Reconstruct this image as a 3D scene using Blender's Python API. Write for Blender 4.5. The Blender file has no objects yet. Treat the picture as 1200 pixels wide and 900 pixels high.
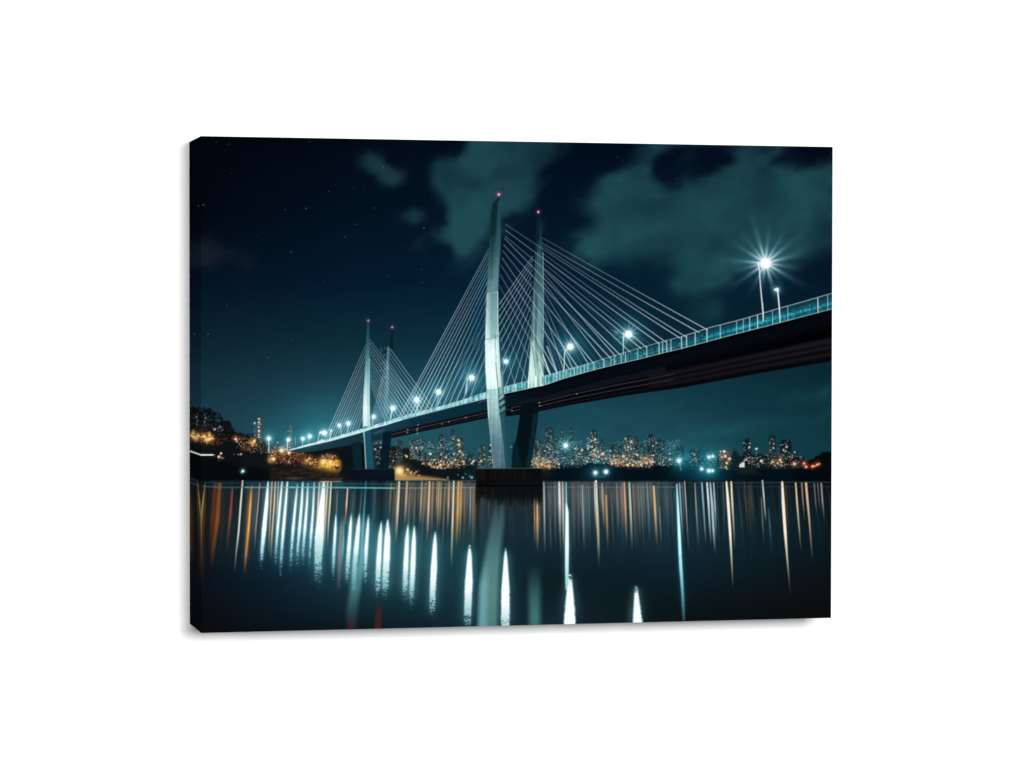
import bpy, math
import numpy as np

# ============================================================================
#  A stretched canvas print of a cable-stayed bridge at night on a white wall.
#  The printed picture is drawn here in code (polygons, lines, noise) and laid
#  on the flat canvas face as ink colours stored on the face's own mesh.
# ============================================================================
rng = np.random.default_rng(7)

# ---------------------------------------------------------------- the drawing
X0, Y0, X1, Y1, S = 232.0, 156.0, 978.0, 746.0, 2
NXP, NYP = int((X1 - X0) * S), int((Y1 - Y0) * S)
gx = X0 + (np.arange(NXP) + .5) / S
gy = Y0 + (np.arange(NYP) + .5) / S
XX, YY = np.meshgrid(gx.astype(np.float32), gy.astype(np.float32))
IMG = np.zeros((NYP, NXP, 3), np.float32)          # ink, display values 0..255


def sl(xa, ya, xb, yb):
    i0 = max(0, int((xa - X0) * S) - 1); i1 = min(NXP, int((xb - X0) * S) + 2)
    j0 = max(0, int((ya - Y0) * S) - 1); j1 = min(NYP, int((yb - Y0) * S) + 2)
    if i1 <= i0 or j1 <= j0:
        return None
    return (slice(j0, j1), slice(i0, i1))


def A(c):
    return np.array(c, np.float32)


def over(s, col, cov):
    cov = np.clip(cov, 0, 1)[..., None]
    IMG[s] = IMG[s] * (1 - cov) + A(col) * cov


def screen(s, col, cov):
    g = np.clip(A(col) / 255. * cov[..., None], 0, 1)
    IMG[s] = 255. * (1 - (1 - IMG[s] / 255.) * (1 - g))


def sstep(a, b, x):
    t = np.clip((x - a) / (b - a), 0, 1)
    return t * t * (3 - 2 * t)


def vnoise(x, y, seed):
    """smooth value noise, 0..1"""
    n = 256
    lat = np.random.default_rng(seed).random((n, n)).astype(np.float32)
    xi = np.floor(x).astype(int); yi = np.floor(y).astype(int)
    fx = x - xi; fy = y - yi
    fx = fx * fx * (3 - 2 * fx); fy = fy * fy * (3 - 2 * fy)
    a = lat[yi % n, xi % n]; b = lat[yi % n, (xi + 1) % n]
    c = lat[(yi + 1) % n, xi % n]; d = lat[(yi + 1) % n, (xi + 1) % n]
    return (a * (1 - fx) + b * fx) * (1 - fy) + (c * (1 - fx) + d * fx) * fy


def fbm(x, y, seed, octv=4):
    o = 0; amp = .5; t = 0
    for k in range(octv):
        o = o + amp * vnoise(x * 2 ** k, y * 2 ** k, seed + k); t += amp; amp *= .5
    return o / t


def boxblur(a, r, axis):
    n = 2 * r + 1
    p = np.concatenate([np.repeat(np.take(a, [0], axis), r + 1, axis), a,
                        np.repeat(np.take(a, [-1], axis), r, axis)], axis)
    c = np.cumsum(p, axis, dtype=np.float64)
    m = a.shape[axis]
    return ((np.take(c, np.arange(n, n + m), axis) - np.take(c, np.arange(m), axis)) / n).astype(np.float32)


def blur(a, sigma):                               # sigma in picture pixels
    r = max(1, int(round(sigma * S)))
    for _ in range(3):
        a = boxblur(boxblur(a, r, 0), r, 1)
    return a


def inside(pts, x, y):
    ins = np.zeros(x.shape, bool)
    n = len(pts)
    for i in range(n):
        xa, ya = pts[i]; xb, yb = pts[(i + 1) % n]
        if ya == yb:
            continue
        c = ((ya > y) != (yb > y)) & (x < (xb - xa) * (y - ya) / (yb - ya) + xa)
        ins ^= c
    return ins


def cover(pts, s):
    cov = np.zeros(XX[s].shape, np.float32)
    q = .25 / S
    for dx, dy in ((-q, -q * .5), (q, -q * 1.2), (-q * .6, q * 1.1), (q * .9, q * .7)):
        cov += inside(pts, XX[s] + dx, YY[s] + dy)
    return cov / 4


def poly(pts, col, a=1.0, soft=0):
    xs = [p[0] for p in pts]; ys = [p[1] for p in pts]
    m = 3 * soft
    s = sl(min(xs) - m, min(ys) - m, max(xs) + m, max(ys) + m)
    if s is None:
        return
    c = cover(pts, s)
    if soft:
        c = blur(c, soft)
    if callable(col):
        col = col(XX[s], YY[s])
    over(s, col, c * a)


def line(pts, w, col, a=1.0, add=False, a_end=None, w_end=None):
    xs = [p[0] for p in pts]; ys = [p[1] for p in pts]
    m = max(w, w_end or 0) + 1
    s = sl(min(xs) - m, min(ys) - m, max(xs) + m, max(ys) + m)
    if s is None:
        return
    x = XX[s]; y = YY[s]
    best = np.zeros(x.shape, np.float32)
    L = sum(math.hypot(pts[i + 1][0] - pts[i][0], pts[i + 1][1] - pts[i][1]) for i in range(len(pts) - 1)) or 1
    acc = 0
    for i in range(len(pts) - 1):
        (xa, ya), (xb, yb) = pts[i], pts[i + 1]
        dx, dy = xb - xa, yb - ya; l2 = dx * dx + dy * dy
        if l2 == 0:
            continue
        t = np.clip(((x - xa) * dx + (y - ya) * dy) / l2, 0, 1)
        d = np.hypot(x - xa - t * dx, y - ya - t * dy)
        u = (acc + t * math.sqrt(l2)) / L
        ww = w if w_end is None else w + (w_end - w) * u
        aa = a if a_end is None else a + (a_end - a) * u
        c = np.clip((ww / 2 + .3 - d) / .6, 0, 1) * np.minimum(1, ww / .6 if np.isscalar(ww) else ww / .6) * aa
        best = np.maximum(best, c); acc += math.sqrt(l2)
    (screen if add else over)(s, col, best)


def glow(x, y, r, col, amp=1.0, p=2.0):
    R = r * 4.5
    s = sl(x - R, y - R, x + R, y + R)
    if s is None:
        return
    d = np.hypot(XX[s] - x, YY[s] - y) / r
    g = np.exp(-d ** p) * amp if p >= 2 else np.exp(-d) * amp * (1 - sstep(3, 4.4, d))
    screen(s, col, g)


def disc(x, y, r, col, a=1.0, soft=.6, ry=None):
    ry = ry or r
    s = sl(x - r - soft, y - ry - soft, x + r + soft, y + ry + soft)
    if s is None:
        return
    d = np.hypot((XX[s] - x) / r, (YY[s] - y) / ry)
    over(s, col, a * np.clip((1 + soft / r - d) / (2 * soft / r), 0, 1))


def star(x, y, n, rot, length, width, col, amp, vary=0.4, seed=0):
    R = length * 1.05
    s = sl(x - R, y - R, x + R, y + R)
    if s is None:
        return
    dx = XX[s] - x; dy = YY[s] - y
    r = np.hypot(dx, dy) + 1e-3
    th = np.arctan2(dy, dx)
    g = np.zeros(r.shape, np.float32)
    rr = np.random.default_rng(seed)
    for k in range(n):
        a0 = rot + 2 * math.pi * k / n + rr.uniform(-.06, .06)
        dd = np.abs((th - a0 + math.pi) % (2 * math.pi) - math.pi)
        Lk = length * (1 - vary * rr.random())
        off = r * np.sin(np.minimum(dd, 1.57))
        wid = width + r * .075
        g += np.exp(-(off / wid) ** 2) * (dd < 1.5) * np.clip(1 - r / Lk, 0, 1) ** 2.0
    screen(s, col, np.clip(g * amp, 0, 1))


def control(xs, ys, tab):
    tab = A(tab)                                   # rows per y, columns per x
    out = np.zeros_like(IMG)
    for c in range(3):
        cols = np.stack([np.interp(gx, xs, tab[j, :, c]) for j in range(len(ys))])
        j = np.clip(np.searchsorted(ys, gy) - 1, 0, len(ys) - 2)
        t = np.clip((gy - A(ys)[j]) / (A(ys)[j + 1] - A(ys)[j]), 0, 1)[:, None]
        out[..., c] = cols[j] * (1 - t) + cols[j + 1] * t
    return out


# ------------------------------------------------------------------------ sky
sx = [236, 420, 600, 780, 975]
sy = [160, 250, 330, 400, 450, 490, 530, 565]
sky = control(sx, sy, [
    [(1, 5, 14), (2, 9, 20), (2, 11, 24), (2, 10, 25), (3, 5, 18)],
    [(2, 8, 18), (3, 17, 30), (3, 18, 34), (3, 20, 35), (4, 18, 32)],
    [(4, 18, 32), (4, 25, 42), (5, 28, 46), (5, 29, 44), (5, 24, 40)],
    [(12, 34, 46), (13, 42, 54), (12, 46, 62), (9, 36, 50), (7, 33, 45)],
    [(22, 47, 60), (25, 60, 74), (21, 62, 78), (17, 55, 67), (10, 42, 51)],
    [(26, 58, 70), (31, 76, 88), (26, 68, 82), (24, 66, 78), (12, 50, 59)],
    [(29, 64, 75), (34, 82, 92), (29, 74, 85), (29, 75, 86), (14, 56, 65)],
    [(29, 64, 75), (34, 82, 92), (29, 74, 85), (29, 75, 86), (14, 56, 65)]])
IMG[:] = sky

wx = (fbm(XX / 34, YY / 26, 11) - .5); wy = (fbm(XX / 34, YY / 26, 31) - .5)
uc = XX * .9 - YY * .44; vc_ = XX * .44 + YY * .9
fine = .5 * fbm(uc / 70, vc_ / 26, 51, 5) + .5 * fbm(XX / 30, YY / 24, 53, 4)
tear = .4 * fbm(uc / 40 + 7, vc_ / 17 + 3, 57, 5) + .6 * fbm(XX / 27 + 4, YY / 21 + 9, 61, 4)
wide = fbm(XX / 110 + 3, YY / 70 + 8, 59, 2)


def cloud(pts, col, a, soft, warp=22, holes=()):
    x = XX + wx * warp; y = YY + wy * warp
    m = inside(pts, x, y).astype(np.float32)
    for h in holes:
        m = m * (1 - inside(h, x, y))
    m = blur(m, soft * 2.3)
    m = sstep(.0, 1.0, m + (tear - .5) * 2.2 * (1 - np.abs(2 * m - 1)) ** .8)
    m = m * (.95 + 1.0 * (fine - .5) + .6 * (wide - .5))
    over((slice(None), slice(None)), col, blur(m, 1.2) * a)


cloud([(543, 150), (668, 150), (655, 182), (640, 197), (636, 212), (630, 228), (624, 243), (604, 252), (590, 262),
       (578, 286), (545, 296), (520, 292), (478, 288), (486, 280), (512, 270), (530, 257), (532, 246), (516, 226),
       (508, 206), (512, 190), (526, 184), (536, 172)], (31, 72, 79), .93, 4.2)
cloud([(497, 298), (520, 278), (560, 262), (580, 275), (570, 296), (540, 304)], (28, 66, 72), .35, 7)
cloud([(420, 185), (446, 178), (460, 190), (474, 206), (466, 214), (444, 210), (424, 204)], (26, 54, 62), .95, 3.6)
cloud([(462, 252), (484, 246), (500, 256), (496, 262), (470, 268), (458, 262)], (24, 50, 59), .95, 3.2)
cloud([(215, 282), (250, 284), (280, 294), (310, 306), (308, 314), (280, 308), (250, 300), (215, 305)], (22, 29, 40), .9, 4)
cloud([(480, 160), (500, 160), (500, 176), (478, 174)], (14, 34, 44), .5, 5)
# the large cloud on the right with its dark gaps
cloud([(672, 236), (690, 224), (706, 212), (722, 206), (738, 197), (752, 186), (748, 168), (776, 150), (1000, 150),
       (1000, 236), (990, 286), (950, 300), (916, 312), (880, 318), (852, 330), (826, 340), (800, 342), (784, 336),
       (792, 322), (790, 310), (760, 312), (730, 306), (706, 310), (690, 308), (672, 292), (656, 290), (662, 280),
       (686, 274), (698, 262), (692, 250)],
      (32, 75, 81), .92, 4.2, 14,
      holes=([(757, 196), (768, 186), (780, 178), (806, 166), (856, 160), (866, 172), (852, 184), (846, 196),
              (838, 208), (822, 210), (806, 214), (796, 222), (780, 220), (772, 214), (770, 200)],
             [(880, 190), (888, 180), (908, 178), (930, 160), (990, 150), (990, 190), (960, 192), (946, 196), (934, 208),
              (914, 206), (896, 200)],
             [(960, 212), (976, 204), (990, 204), (990, 228), (974, 226)]))
cloud([(783, 200), (812, 168), (820, 168), (800, 196), (786, 206)], (24, 56, 64), .5, 2.6, 8)
cloud([(800, 370), (830, 352), (862, 358), (850, 376), (815, 386)], (20, 56, 64), .9, 6)
cloud([(930, 268), (990, 258), (990, 320), (950, 330), (925, 300)], (5, 22, 36), .45, 10)
cloud([(800, 288), (850, 268), (880, 280), (850, 296), (806, 310)], (16, 44, 54), .4, 8)
cloud([(800, 205), (950, 208), (940, 260), (840, 280), (760, 250)], (24, 60, 67), .35, 14)
# thin bands low on the right
for (xa, ya, xb, yb, a) in ((880, 470, 975, 458, .25), (860, 492, 975, 484, .22), (640, 466, 760, 500, .1),
                            (905, 476, 960, 470, .2), (780, 512, 880, 507, .18)):
    cloud([(xa, ya - 5), (xb, yb - 6), (xb, yb + 4), (xa, ya + 3)], (36, 92, 102), a * 2.0, 3, 18)
cloud([(640, 500), (860, 500), (860, 526), (640, 526)], (34, 92, 106), .28, 9, 20)
cloud([(838, 478), (975, 462), (975, 476), (850, 486)], (7, 38, 50), .6, 5, 20)

# faint print grain in the sky
IMG *= (1 + .05 * (fbm(XX / 3.2, YY / 3.2, 71, 3) - .5))[..., None]
IMG += 1.6 * (fbm(XX / 9, YY / 9, 75, 2) - .5)[..., None] * A((.6, 1, 1.2))

# stars
for (x, y, b) in ((229.5, 242, .5), (238.3, 240.5, .9), (334.4, 246, .6), (358.7, 244.6, .9), (385, 224.6, .6),
                  (341, 295.5, .8), (265.6, 358.3, .45), (244, 391.7, .75), (342, 398.5, .4), (314.3, 419.2, .5),
                  (271.3, 203.6, .3), (268.5, 169.4, .45), (254, 166.5, .3), (362.4, 166.6, .4), (449, 196, .6),
                  (438.2, 244, .5), (417.2, 263.2, .5), (404, 278, .5), (496.5, 267.3, 1.0), (455, 323.7, .35),
                  (494.2, 316.4, .35), (494.5, 331, .35), (723.3, 184.6, .5), (729, 188.5, .35), (791, 209, .35),
                  (415, 220, .3), (425.3, 221.3, .3), (301, 276, .25), (380, 330, .25), (300, 335, .2), (520, 385, .2)):
    disc(x, y, .75, (190, 210, 216), .48 * b, .4)

# teal light hanging over the far end of the bridge
for (x, y, r, a) in ((365, 505, 46, .36), (395, 498, 40, .26), (460, 480, 40, .22), (520, 465, 42, .2), (318, 512, 24, .22),
                     (555, 440, 40, .16), (600, 425, 34, .12), (668, 410, 34, .14), (736, 395, 34, .12), (663, 523, 26, .2)):
    glow(x, y, r * .9, (30, 130, 155), a * .55)


# ------------------------------------------------------------- the far shore
def dots(x0, y0, x1, y1, n, seed, pal, rmin=.45, rmax=1.0, amin=.35, amax=1.0):
    r = np.random.default_rng(seed)
    for _ in range(n):
        x = r.uniform(x0, x1); y = r.uniform(y0, y1)
        c = A(pal[r.integers(len(pal))])
        disc(x, y, r.uniform(rmin, rmax), c, r.uniform(amin, amax), .5)


WHT = (225, 225, 215); CRM = (245, 215, 175); ORG = (225, 150, 90); DOR = (150, 80, 45); BLU = (150, 185, 195)
GRY = (110, 120, 120); TEA = (90, 140, 150)


def tower(x0, x1, yt, yb, body, seed, pal=(WHT, CRM, GRY, BLU), p=.5, step=1.8, cap=None, shade=.74):
    r = np.random.default_rng(seed)
    poly([(x0, yt), (x1, yt), (x1, yb), (x0, yb)], body, shade)
    if cap:
        cx = (x0 + x1) / 2
        poly([(cx - cap, yt - 2.2), (cx + cap, yt - 2.2), (cx + cap, yt + .5), (cx - cap, yt + .5)], body, shade * .9)
    y = yt + 1.2
    while y < yb:
        x = x0 + .8
        while x < x1 - .2:
            if r.random() < p:
                disc(x + r.uniform(-.35, .35), y + r.uniform(-.3, .3), r.uniform(.3, .85), pal[r.integers(len(pal))],
                     min(1, .14 + 1.05 * r.random() ** 1.6), .32, ry=r.uniform(.3, .6))
            x += step * r.uniform(.75, 1.1)
        y += step * r.uniform(.8, 1.1)


def lumps(pts, col, a, lump, seed, n=1.0):
    """a dark silhouette with an uneven, leafy upper edge"""
    xs = [p[0] for p in pts]; ys = [p[1] for p in pts]
    q = sl(min(xs) - 5, min(ys) - 6, max(xs) + 5, max(ys) + 2)
    if q is None:
        return
    x = XX[q]; y = YY[q]
    am = lump * 1.5
    dx = (.55 * vnoise(x / (lump * 1.1), y / (lump * 1.1), seed + 500) + .45 * vnoise(x / 1.5, y / 1.5, seed + 510) - .5) * am
    dy = (.55 * vnoise(x / (lump * 1.1), y / (lump * 1.1), seed + 520) + .45 * vnoise(x / 1.4, y / 1.4, seed + 530) - .5) * am
    k = np.clip((max(ys) - 6 - y) / 6, 0, 1)
    c = inside(pts, x + dx * k, y + dy * k).astype(np.float32)
    c = boxblur(boxblur(c, 1, 0), 1, 1)
    over(q, col, c * a)


def texture(pts, col, a, seed, sx=1.7, sy=1.3, thr=.52, wid=.12, soft=1.2):
    """broken light showing between leaves: a noise pattern kept inside an outline"""
    xs = [p[0] for p in pts]; ys = [p[1] for p in pts]
    q = sl(min(xs) - 4, min(ys) - 4, max(xs) + 4, max(ys) + 4)
    if q is None:
        return
    x = XX[q]; y = YY[q]
    m = blur(inside(pts, x, y).astype(np.float32), soft)
    nz_ = .6 * vnoise(x / sx, y / sy, seed) + .4 * vnoise(x / (sx * .5), y / (sy * .5), seed + 1)
    over(q, col, sstep(thr - wid, thr + wid, nz_ - (1 - m) * .5) * np.minimum(1, m * 4) * a)


def ell(cx, cy, rx, ry, k=14):
    return [(cx + rx * math.cos(6.2832 * i / k), cy + ry * math.sin(6.2832 * i / k)) for i in range(k)]


DK = (7, 11, 14)
# city under the deck, left of the near pylon
BD = (24, 42, 50)
lumps([(430, 540), (440, 522), (470, 524), (500, 532), (530, 538), (560, 540), (560, 564), (430, 564)], (20, 26, 28), 1, 4, 5)
tower(419, 427, 520, 548, (18, 30, 38), 101, (GRY, CRM, DOR), .35)
tower(437, 447, 518, 545, (24, 38, 44), 102, (WHT, GRY, CRM), .42)
tower(464, 472, 517, 545, (34, 50, 58), 103, (GRY, TEA, CRM), .35, cap=2)
tower(456, 463, 528, 548, (30, 36, 38), 104, (CRM, ORG, GRY), .45)
tower(480, 491, 514, 540, (38, 52, 58), 105, (WHT, GRY, CRM, (150, 120, 130)), .5)
tower(492.5, 498, 515, 540, (30, 58, 66), 106, (BLU, WHT, GRY), .45, cap=.4)
tower(499, 508, 517.5, 540, (30, 62, 70), 107, (BLU, TEA, WHT), .5)
tower(514, 520.5, 511, 541, (26, 40, 46), 108, (WHT, GRY, BLU, CRM), .62, cap=2)
tower(528.5, 533.5, 504, 541, (30, 50, 60), 109, (GRY, BLU, WHT, (100, 110, 150)), .45, cap=1.5)
tower(535, 543.5, 515.5, 541, (34, 38, 38), 110, (CRM, ORG, WHT, GRY), .6, cap=3)
tower(561, 569, 523.5, 548, (36, 48, 46), 111, (CRM, WHT, (190, 180, 130)), .62, cap=2)
tower(572.5, 580, 521, 546, (30, 46, 52), 112, (WHT, GRY, CRM), .35)
tower(546, 556, 532, 546, (26, 44, 50), 113, (GRY, TEA, CRM), .35)
tower(508, 515, 522, 540, (28, 60, 68), 114, (TEA, GRY, BLU), .4)
tower(521, 529, 527, 541, (26, 46, 54), 115, (TEA, GRY, WHT), .4)
dots(494, 538, 545, 549, 95, 201, (CRM, ORG, ORG, WHT, DOR, (240, 190, 140)), .45, 1.1)
dots(545, 536, 580, 545, 30, 202, (CRM, WHT, GRY, ORG), .4, .9)
dots(425, 535, 495, 548, 46, 203, (CRM, GRY, DOR, ORG, GRY), .4, .85, .25, .8)
dots(480, 514, 545, 540, 60, 204, (BLU, GRY, WHT, TEA), .4, .8, .25, .8)
for (x, y, r, c) in ((488, 525, 1.7, WHT), (483, 525, 1.1, WHT), (504.5, 532, 1.9, (230, 240, 235)), (494.6, 525, 1.4, BLU),
                     (517, 533, 1.1, WHT), (517, 522, 1.0, CRM), (522.5, 536, 1.3, WHT), (532, 532, 1.3, WHT), (543, 533, 1.2, CRM),
                     (537.5, 516, 1.9, CRM), (538, 521, 1.7, (255, 225, 175)), (539, 529, 1.8, CRM), (531.5, 514.5, 1.1, CRM),
                     (533.5, 539, 1.3, CRM), (516.5, 545, 2.2, (255, 215, 165)), (517, 548.6, 1.2, CRM), (509.5, 548, .9, ORG),
                     (503, 543, 1.6, (235, 170, 130)), (526, 545, 1.7, (170, 160, 140)), (543.5, 541, 1.6, (230, 200, 150)),
                     (555, 540.5, 1.7, WHT), (553, 543, 1.5, WHT), (476.8, 535, 1.7, (250, 220, 150)), (475, 533.5, 1.1, (230, 190, 110)),
                     (439.5, 526.5, 1.2, WHT), (446, 524.5, 1.1, WHT), (439, 535.5, .9, WHT), (461, 540, 1.0, CRM), (575, 528.5, 1.2, WHT),
                     (575, 521.5, 1.0, WHT), (564, 541, 1.3, (220, 190, 150))):
    disc(x, y, r * .8, c, .92, .6)
lumps([(466, 545), (476, 540), (486, 537.5), (494, 545), (506, 550), (520, 552), (540, 548), (550, 546), (560, 549), (562, 563),
       (466, 563)], (12, 20, 23), 1, 4, 6)
lumps([(545, 550), (560, 549), (560, 563), (540, 563)], (10, 34, 42), .8, 3, 61)
texture([(494, 542), (520, 540), (548, 540), (546, 547), (520, 551), (498, 548)], (255, 220, 175), .65, 631, 1.3, 1.1, .6, .05)
texture([(478, 516), (545, 516), (545, 541), (480, 541)], (150, 180, 184), .45, 633, 1.5, 1.2, .64, .05)
# lit bank beside the far pier
poly([(462, 549), (468, 547), (478, 553), (492, 557), (520, 561), (462, 563)], (150, 110, 60), .9, .8)
glow(468, 551.5, 5, (255, 215, 130), 1.0); glow(472, 554, 9, (220, 150, 60), .55)
dots(474, 549, 492, 558, 26, 205, ((70, 40, 25), (190, 130, 70), (210, 150, 120), (50, 30, 25)), .5, 1.4)
disc(477.5, 550.2, 1.2, WHT, .9)
for (x, y) in ((481.5, 555), (486, 554.5), (488, 553)):
    disc(x, y, .9, (230, 190, 170), .9)
poly([(463, 559.5), (490, 559), (526, 561.5), (526, 563.5), (463, 563.5)], (176, 140, 92), .8, .5)
for (x, y, r) in ((525, 559.6, 1.0), (542.5, 559.8, 1.3), (553, 559.6, 1.6), (550.5, 558, .8), (537, 556.5, .7), (546, 555.5, .6)):
    disc(x, y, r, (150, 195, 195), .8)

# city right of the near pylon
lumps([(618, 548), (640, 544), (672, 545), (700, 542), (760, 544), (800, 540), (850, 536), (880, 532), (975, 540), (975, 566),
       (618, 566)], (10, 24, 30), 1, 4, 7)
tower(624, 634, 516, 549, (26, 44, 50), 121, (WHT, CRM, GRY, ORG), .5, cap=2)
tower(640, 649, 502.5, 546, (26, 44, 52), 122, (WHT, GRY, BLU, CRM), .55, cap=3)
tower(634, 640, 517, 548, (22, 48, 56), 123, (GRY, BLU, WHT), .4)
tower(649, 654, 512, 546, (24, 48, 56), 124, (GRY, WHT, BLU), .45)
tower(656.5, 660.5, 505.5, 520, (34, 52, 58), 125, (CRM, WHT, GRY), .6, cap=1)
tower(667, 672, 502.5, 530, (28, 50, 58), 126, (CRM, WHT, GRY), .55, cap=1.4)
tower(655, 672, 520, 545, (16, 52, 62), 127, (GRY, TEA, BLU), .22)
tower(672, 684, 523, 545, (26, 48, 54), 128, (WHT, GRY, CRM), .42)
tower(692.5, 700, 506, 541, (24, 38, 46), 129, (WHT, CRM, GRY), .62, cap=2.5)
tower(703.5, 708.5, 516, 540, (26, 42, 48), 130, (WHT, CRM, GRY), .5, cap=1)
tower(685, 693, 525, 545, (24, 46, 54), 131, (WHT, CRM, GRY), .42)
tower(716, 729, 521, 545, (16, 36, 44), 132, (GRY, WHT, CRM, TEA), .34, cap=3.5)
tower(731.5, 744, 512.5, 545, (36, 50, 50), 133, (CRM, WHT, (210, 200, 160), GRY), .66, cap=2)
tower(744, 749, 512, 545, (26, 46, 50), 134, (GRY, WHT), .5)
tower(750, 757, 521, 545, (22, 48, 54), 135, (GRY, TEA, WHT), .4)
tower(758.5, 767.5, 511, 545, (12, 28, 38), 136, (WHT, GRY, BLU), .42, cap=2.6)
tower(768, 780, 517, 545, (14, 40, 48), 137, (GRY, TEA, WHT, BLU), .5, cap=3.5)
tower(784, 792, 532, 545, (24, 36, 42), 138, (CRM, WHT, GRY), .5)
tower(792, 802, 523, 546, (10, 34, 44), 139, (GRY, TEA), .18, cap=2.6)
tower(808, 821, 526.5, 546, (12, 34, 42), 140, (WHT, GRY, CRM), .42)
tower(822, 840, 527, 546, (14, 58, 70), 141, (TEA, BLU, (120, 200, 200)), .26)
tower(843, 856, 527, 550, (40, 42, 40), 142, (CRM, ORG, GRY, WHT), .4)
tower(871.5, 880.5, 516, 545, (8, 18, 26), 143, (CRM, WHT, GRY), .36, cap=3)
tower(901.5, 909, 512, 535, (12, 28, 36), 144, (CRM, WHT, GRY, (180, 140, 130)), .5, cap=4)
tower(914.5, 928, 517.5, 548, (8, 16, 22), 145, (WHT, CRM, GRY), .3, cap=5)
tower(927, 935, 530, 545, (12, 22, 26), 146, (WHT, CRM, GRY), .5)
dots(623, 535, 656, 549, 70, 211, (CRM, WHT, ORG, GRY), .4, .9, .3, .95)
dots(656, 535, 690, 548, 40, 212, (GRY, WHT, TEA, CRM), .4, .8, .25, .8)
dots(686, 524, 716, 544, 55, 213, (CRM, WHT, GRY, ORG), .4, .9, .3, .95)
dots(714, 533, 735, 547, 60, 214, (ORG, CRM, DOR, (240, 180, 120), GRY), .45, 1.1, .35, 1)
dots(733, 540, 782, 549, 60, 215, (CRM, ORG, WHT, GRY), .4, 1.0, .3, .9)
dots(750, 533, 766, 544, 30, 216, (ORG, CRM, DOR), .5, 1.1, .3, .9)
dots(768, 530, 860, 548, 50, 217, (GRY, TEA, WHT), .4, .7, .2, .7)
dots(860, 536, 930, 549, 60, 218, (GRY, CRM, WHT, (100, 100, 80)), .4, .9, .2, .8)
dots(872, 516, 935, 535, 16, 219, (WHT, CRM), .4, .8, .3, .8)
for (x, y, r, c) in ((635, 544, 2.0, (255, 205, 150)), (643.5, 546.5, 2.2, (240, 140, 80)), (641, 546.5, 1.4, (255, 170, 110)), (655.3, 544, 1.6, WHT),
                     (650, 547, 1.3, ORG), (629.5, 544.5, 1.2, CRM), (630.5, 547.5, 1.4, CRM), (623.5, 540.5, 1.3, (250, 200, 170)),
                     (644.5, 526.5, 1.1, WHT), (641, 523.5, 1.0, CRM), (639, 528.5, 1.0, WHT), (660.5, 536.5, .9, WHT),
                     (698, 515, 1.4, WHT), (694, 523.5, 1.3, WHT), (697, 527.5, 1.7, (250, 220, 170)), (701, 529, 1.3, WHT),
                     (706.5, 532, 2.2, (250, 200, 150)), (702, 535, 1.4, CRM), (697.5, 533.5, 1.3, CRM), (682, 527.5, 1.6, WHT),
                     (679, 531.5, 1.2, WHT), (674, 525.5, 1.2, WHT), (671, 543, 1.8, (170, 160, 140)), (740, 517.5, 1.5, (240, 235, 200)),
                     (736.5, 524, 1.5, WHT), (740, 526, 1.2, WHT), (733, 514, 1.2, CRM), (733, 525, 1.1, WHT), (747, 533, 1.8, (225, 225, 220)),
                     (730.5, 534.5, 1.7, CRM), (765.5, 522.5, 1.2, WHT), (769.5, 519, 1.1, WHT), (740.5, 538.5, 1.1, WHT), (715.5, 528.5, 1.1, WHT),
                     (710.5, 537.5, 1.5, (210, 200, 180)), (722, 542.5, 1.8, (255, 200, 140)), (717.5, 543, 1.5, (250, 190, 120)),
                     (736, 545, 2.0, (255, 215, 150)), (742, 545, 1.7, CRM), (751, 545, 1.4, (255, 220, 160)), (758, 542.5, 1.9, (245, 180, 110)),
                     (757, 537, 1.6, (240, 170, 100)), (766, 533.5, 1.4, CRM), (765.5, 541.5, 1.2, CRM), (785.3, 538.5, 1.6, (210, 200, 190)),
                     (785, 531.5, 1.2, CRM), (780, 536.5, 1.2, (170, 170, 160)), (775, 535.5, 1.1, GRY), (811, 550, 1.0, GRY), (814, 533, 1.0, WHT),
                     (849, 529, 2.0, (245, 245, 235)), (850, 534.5, 2.4, (235, 190, 145)), (846, 535.5, 1.3, CRM), (855.5, 537.5, 1.9, (255, 220, 180)),
                     (852, 542.5, 1.8, (250, 220, 170)), (851, 547, 1.5, (210, 210, 150)), (852, 549, 1.3, (190, 180, 110)), (845, 529, 1.0, CRM),
                     (866, 533.5, .9, WHT), (874.5, 538.5, 1.5, (235, 225, 215)), (878.5, 524, 1.6, WHT), (879, 519.5, 1.1, CRM), (872, 519, .9, WHT),
                     (886.5, 526, 1.8, WHT), (892.5, 540, 2.1, (240, 240, 230)), (906.5, 525, 1.4, WHT), (907, 520, 1.0, CRM), (922, 523.5, 1.5, WHT),
                     (918.5, 527.5, 1.2, CRM), (921, 528.5, 1, CRM), (931.5, 529.8, 1.2, WHT), (928.5, 536, 1.0, CRM), (914.5, 539, 2.0, (255, 225, 160)),
                     (916, 541.5, 1.7, (245, 210, 140)), (905.5, 541, 1.8, (220, 195, 120)), (911.5, 542.5, 1.6, (240, 190, 150)), (904, 543, 1.1, CRM),
                     (915.5, 545, 1.1, WHT), (908.5, 545.5, 1.0, WHT)):
    disc(x, y, r * .78, c, .92, .6)
for (x, y, r) in ((726, 541, 9), (757, 539, 8), (641, 546, 9), (628, 542, 6), (851, 535, 8), (911, 541, 8), (706, 533, 5)):
    glow(x, y, r, (190, 95, 40), .3)
texture([(624, 536), (652, 536), (656, 549), (624, 549)], (250, 205, 160), .6, 635, 1.3, 1.1, .61, .05)
texture([(714, 536), (735, 538), (768, 538), (766, 547), (740, 548), (714, 545)], (252, 205, 150), .65, 637, 1.3, 1.1, .6, .05)
texture([(686, 510), (702, 510), (702, 544), (686, 544)], (240, 235, 215), .6, 639, 1.3, 1.2, .62, .05)
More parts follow.
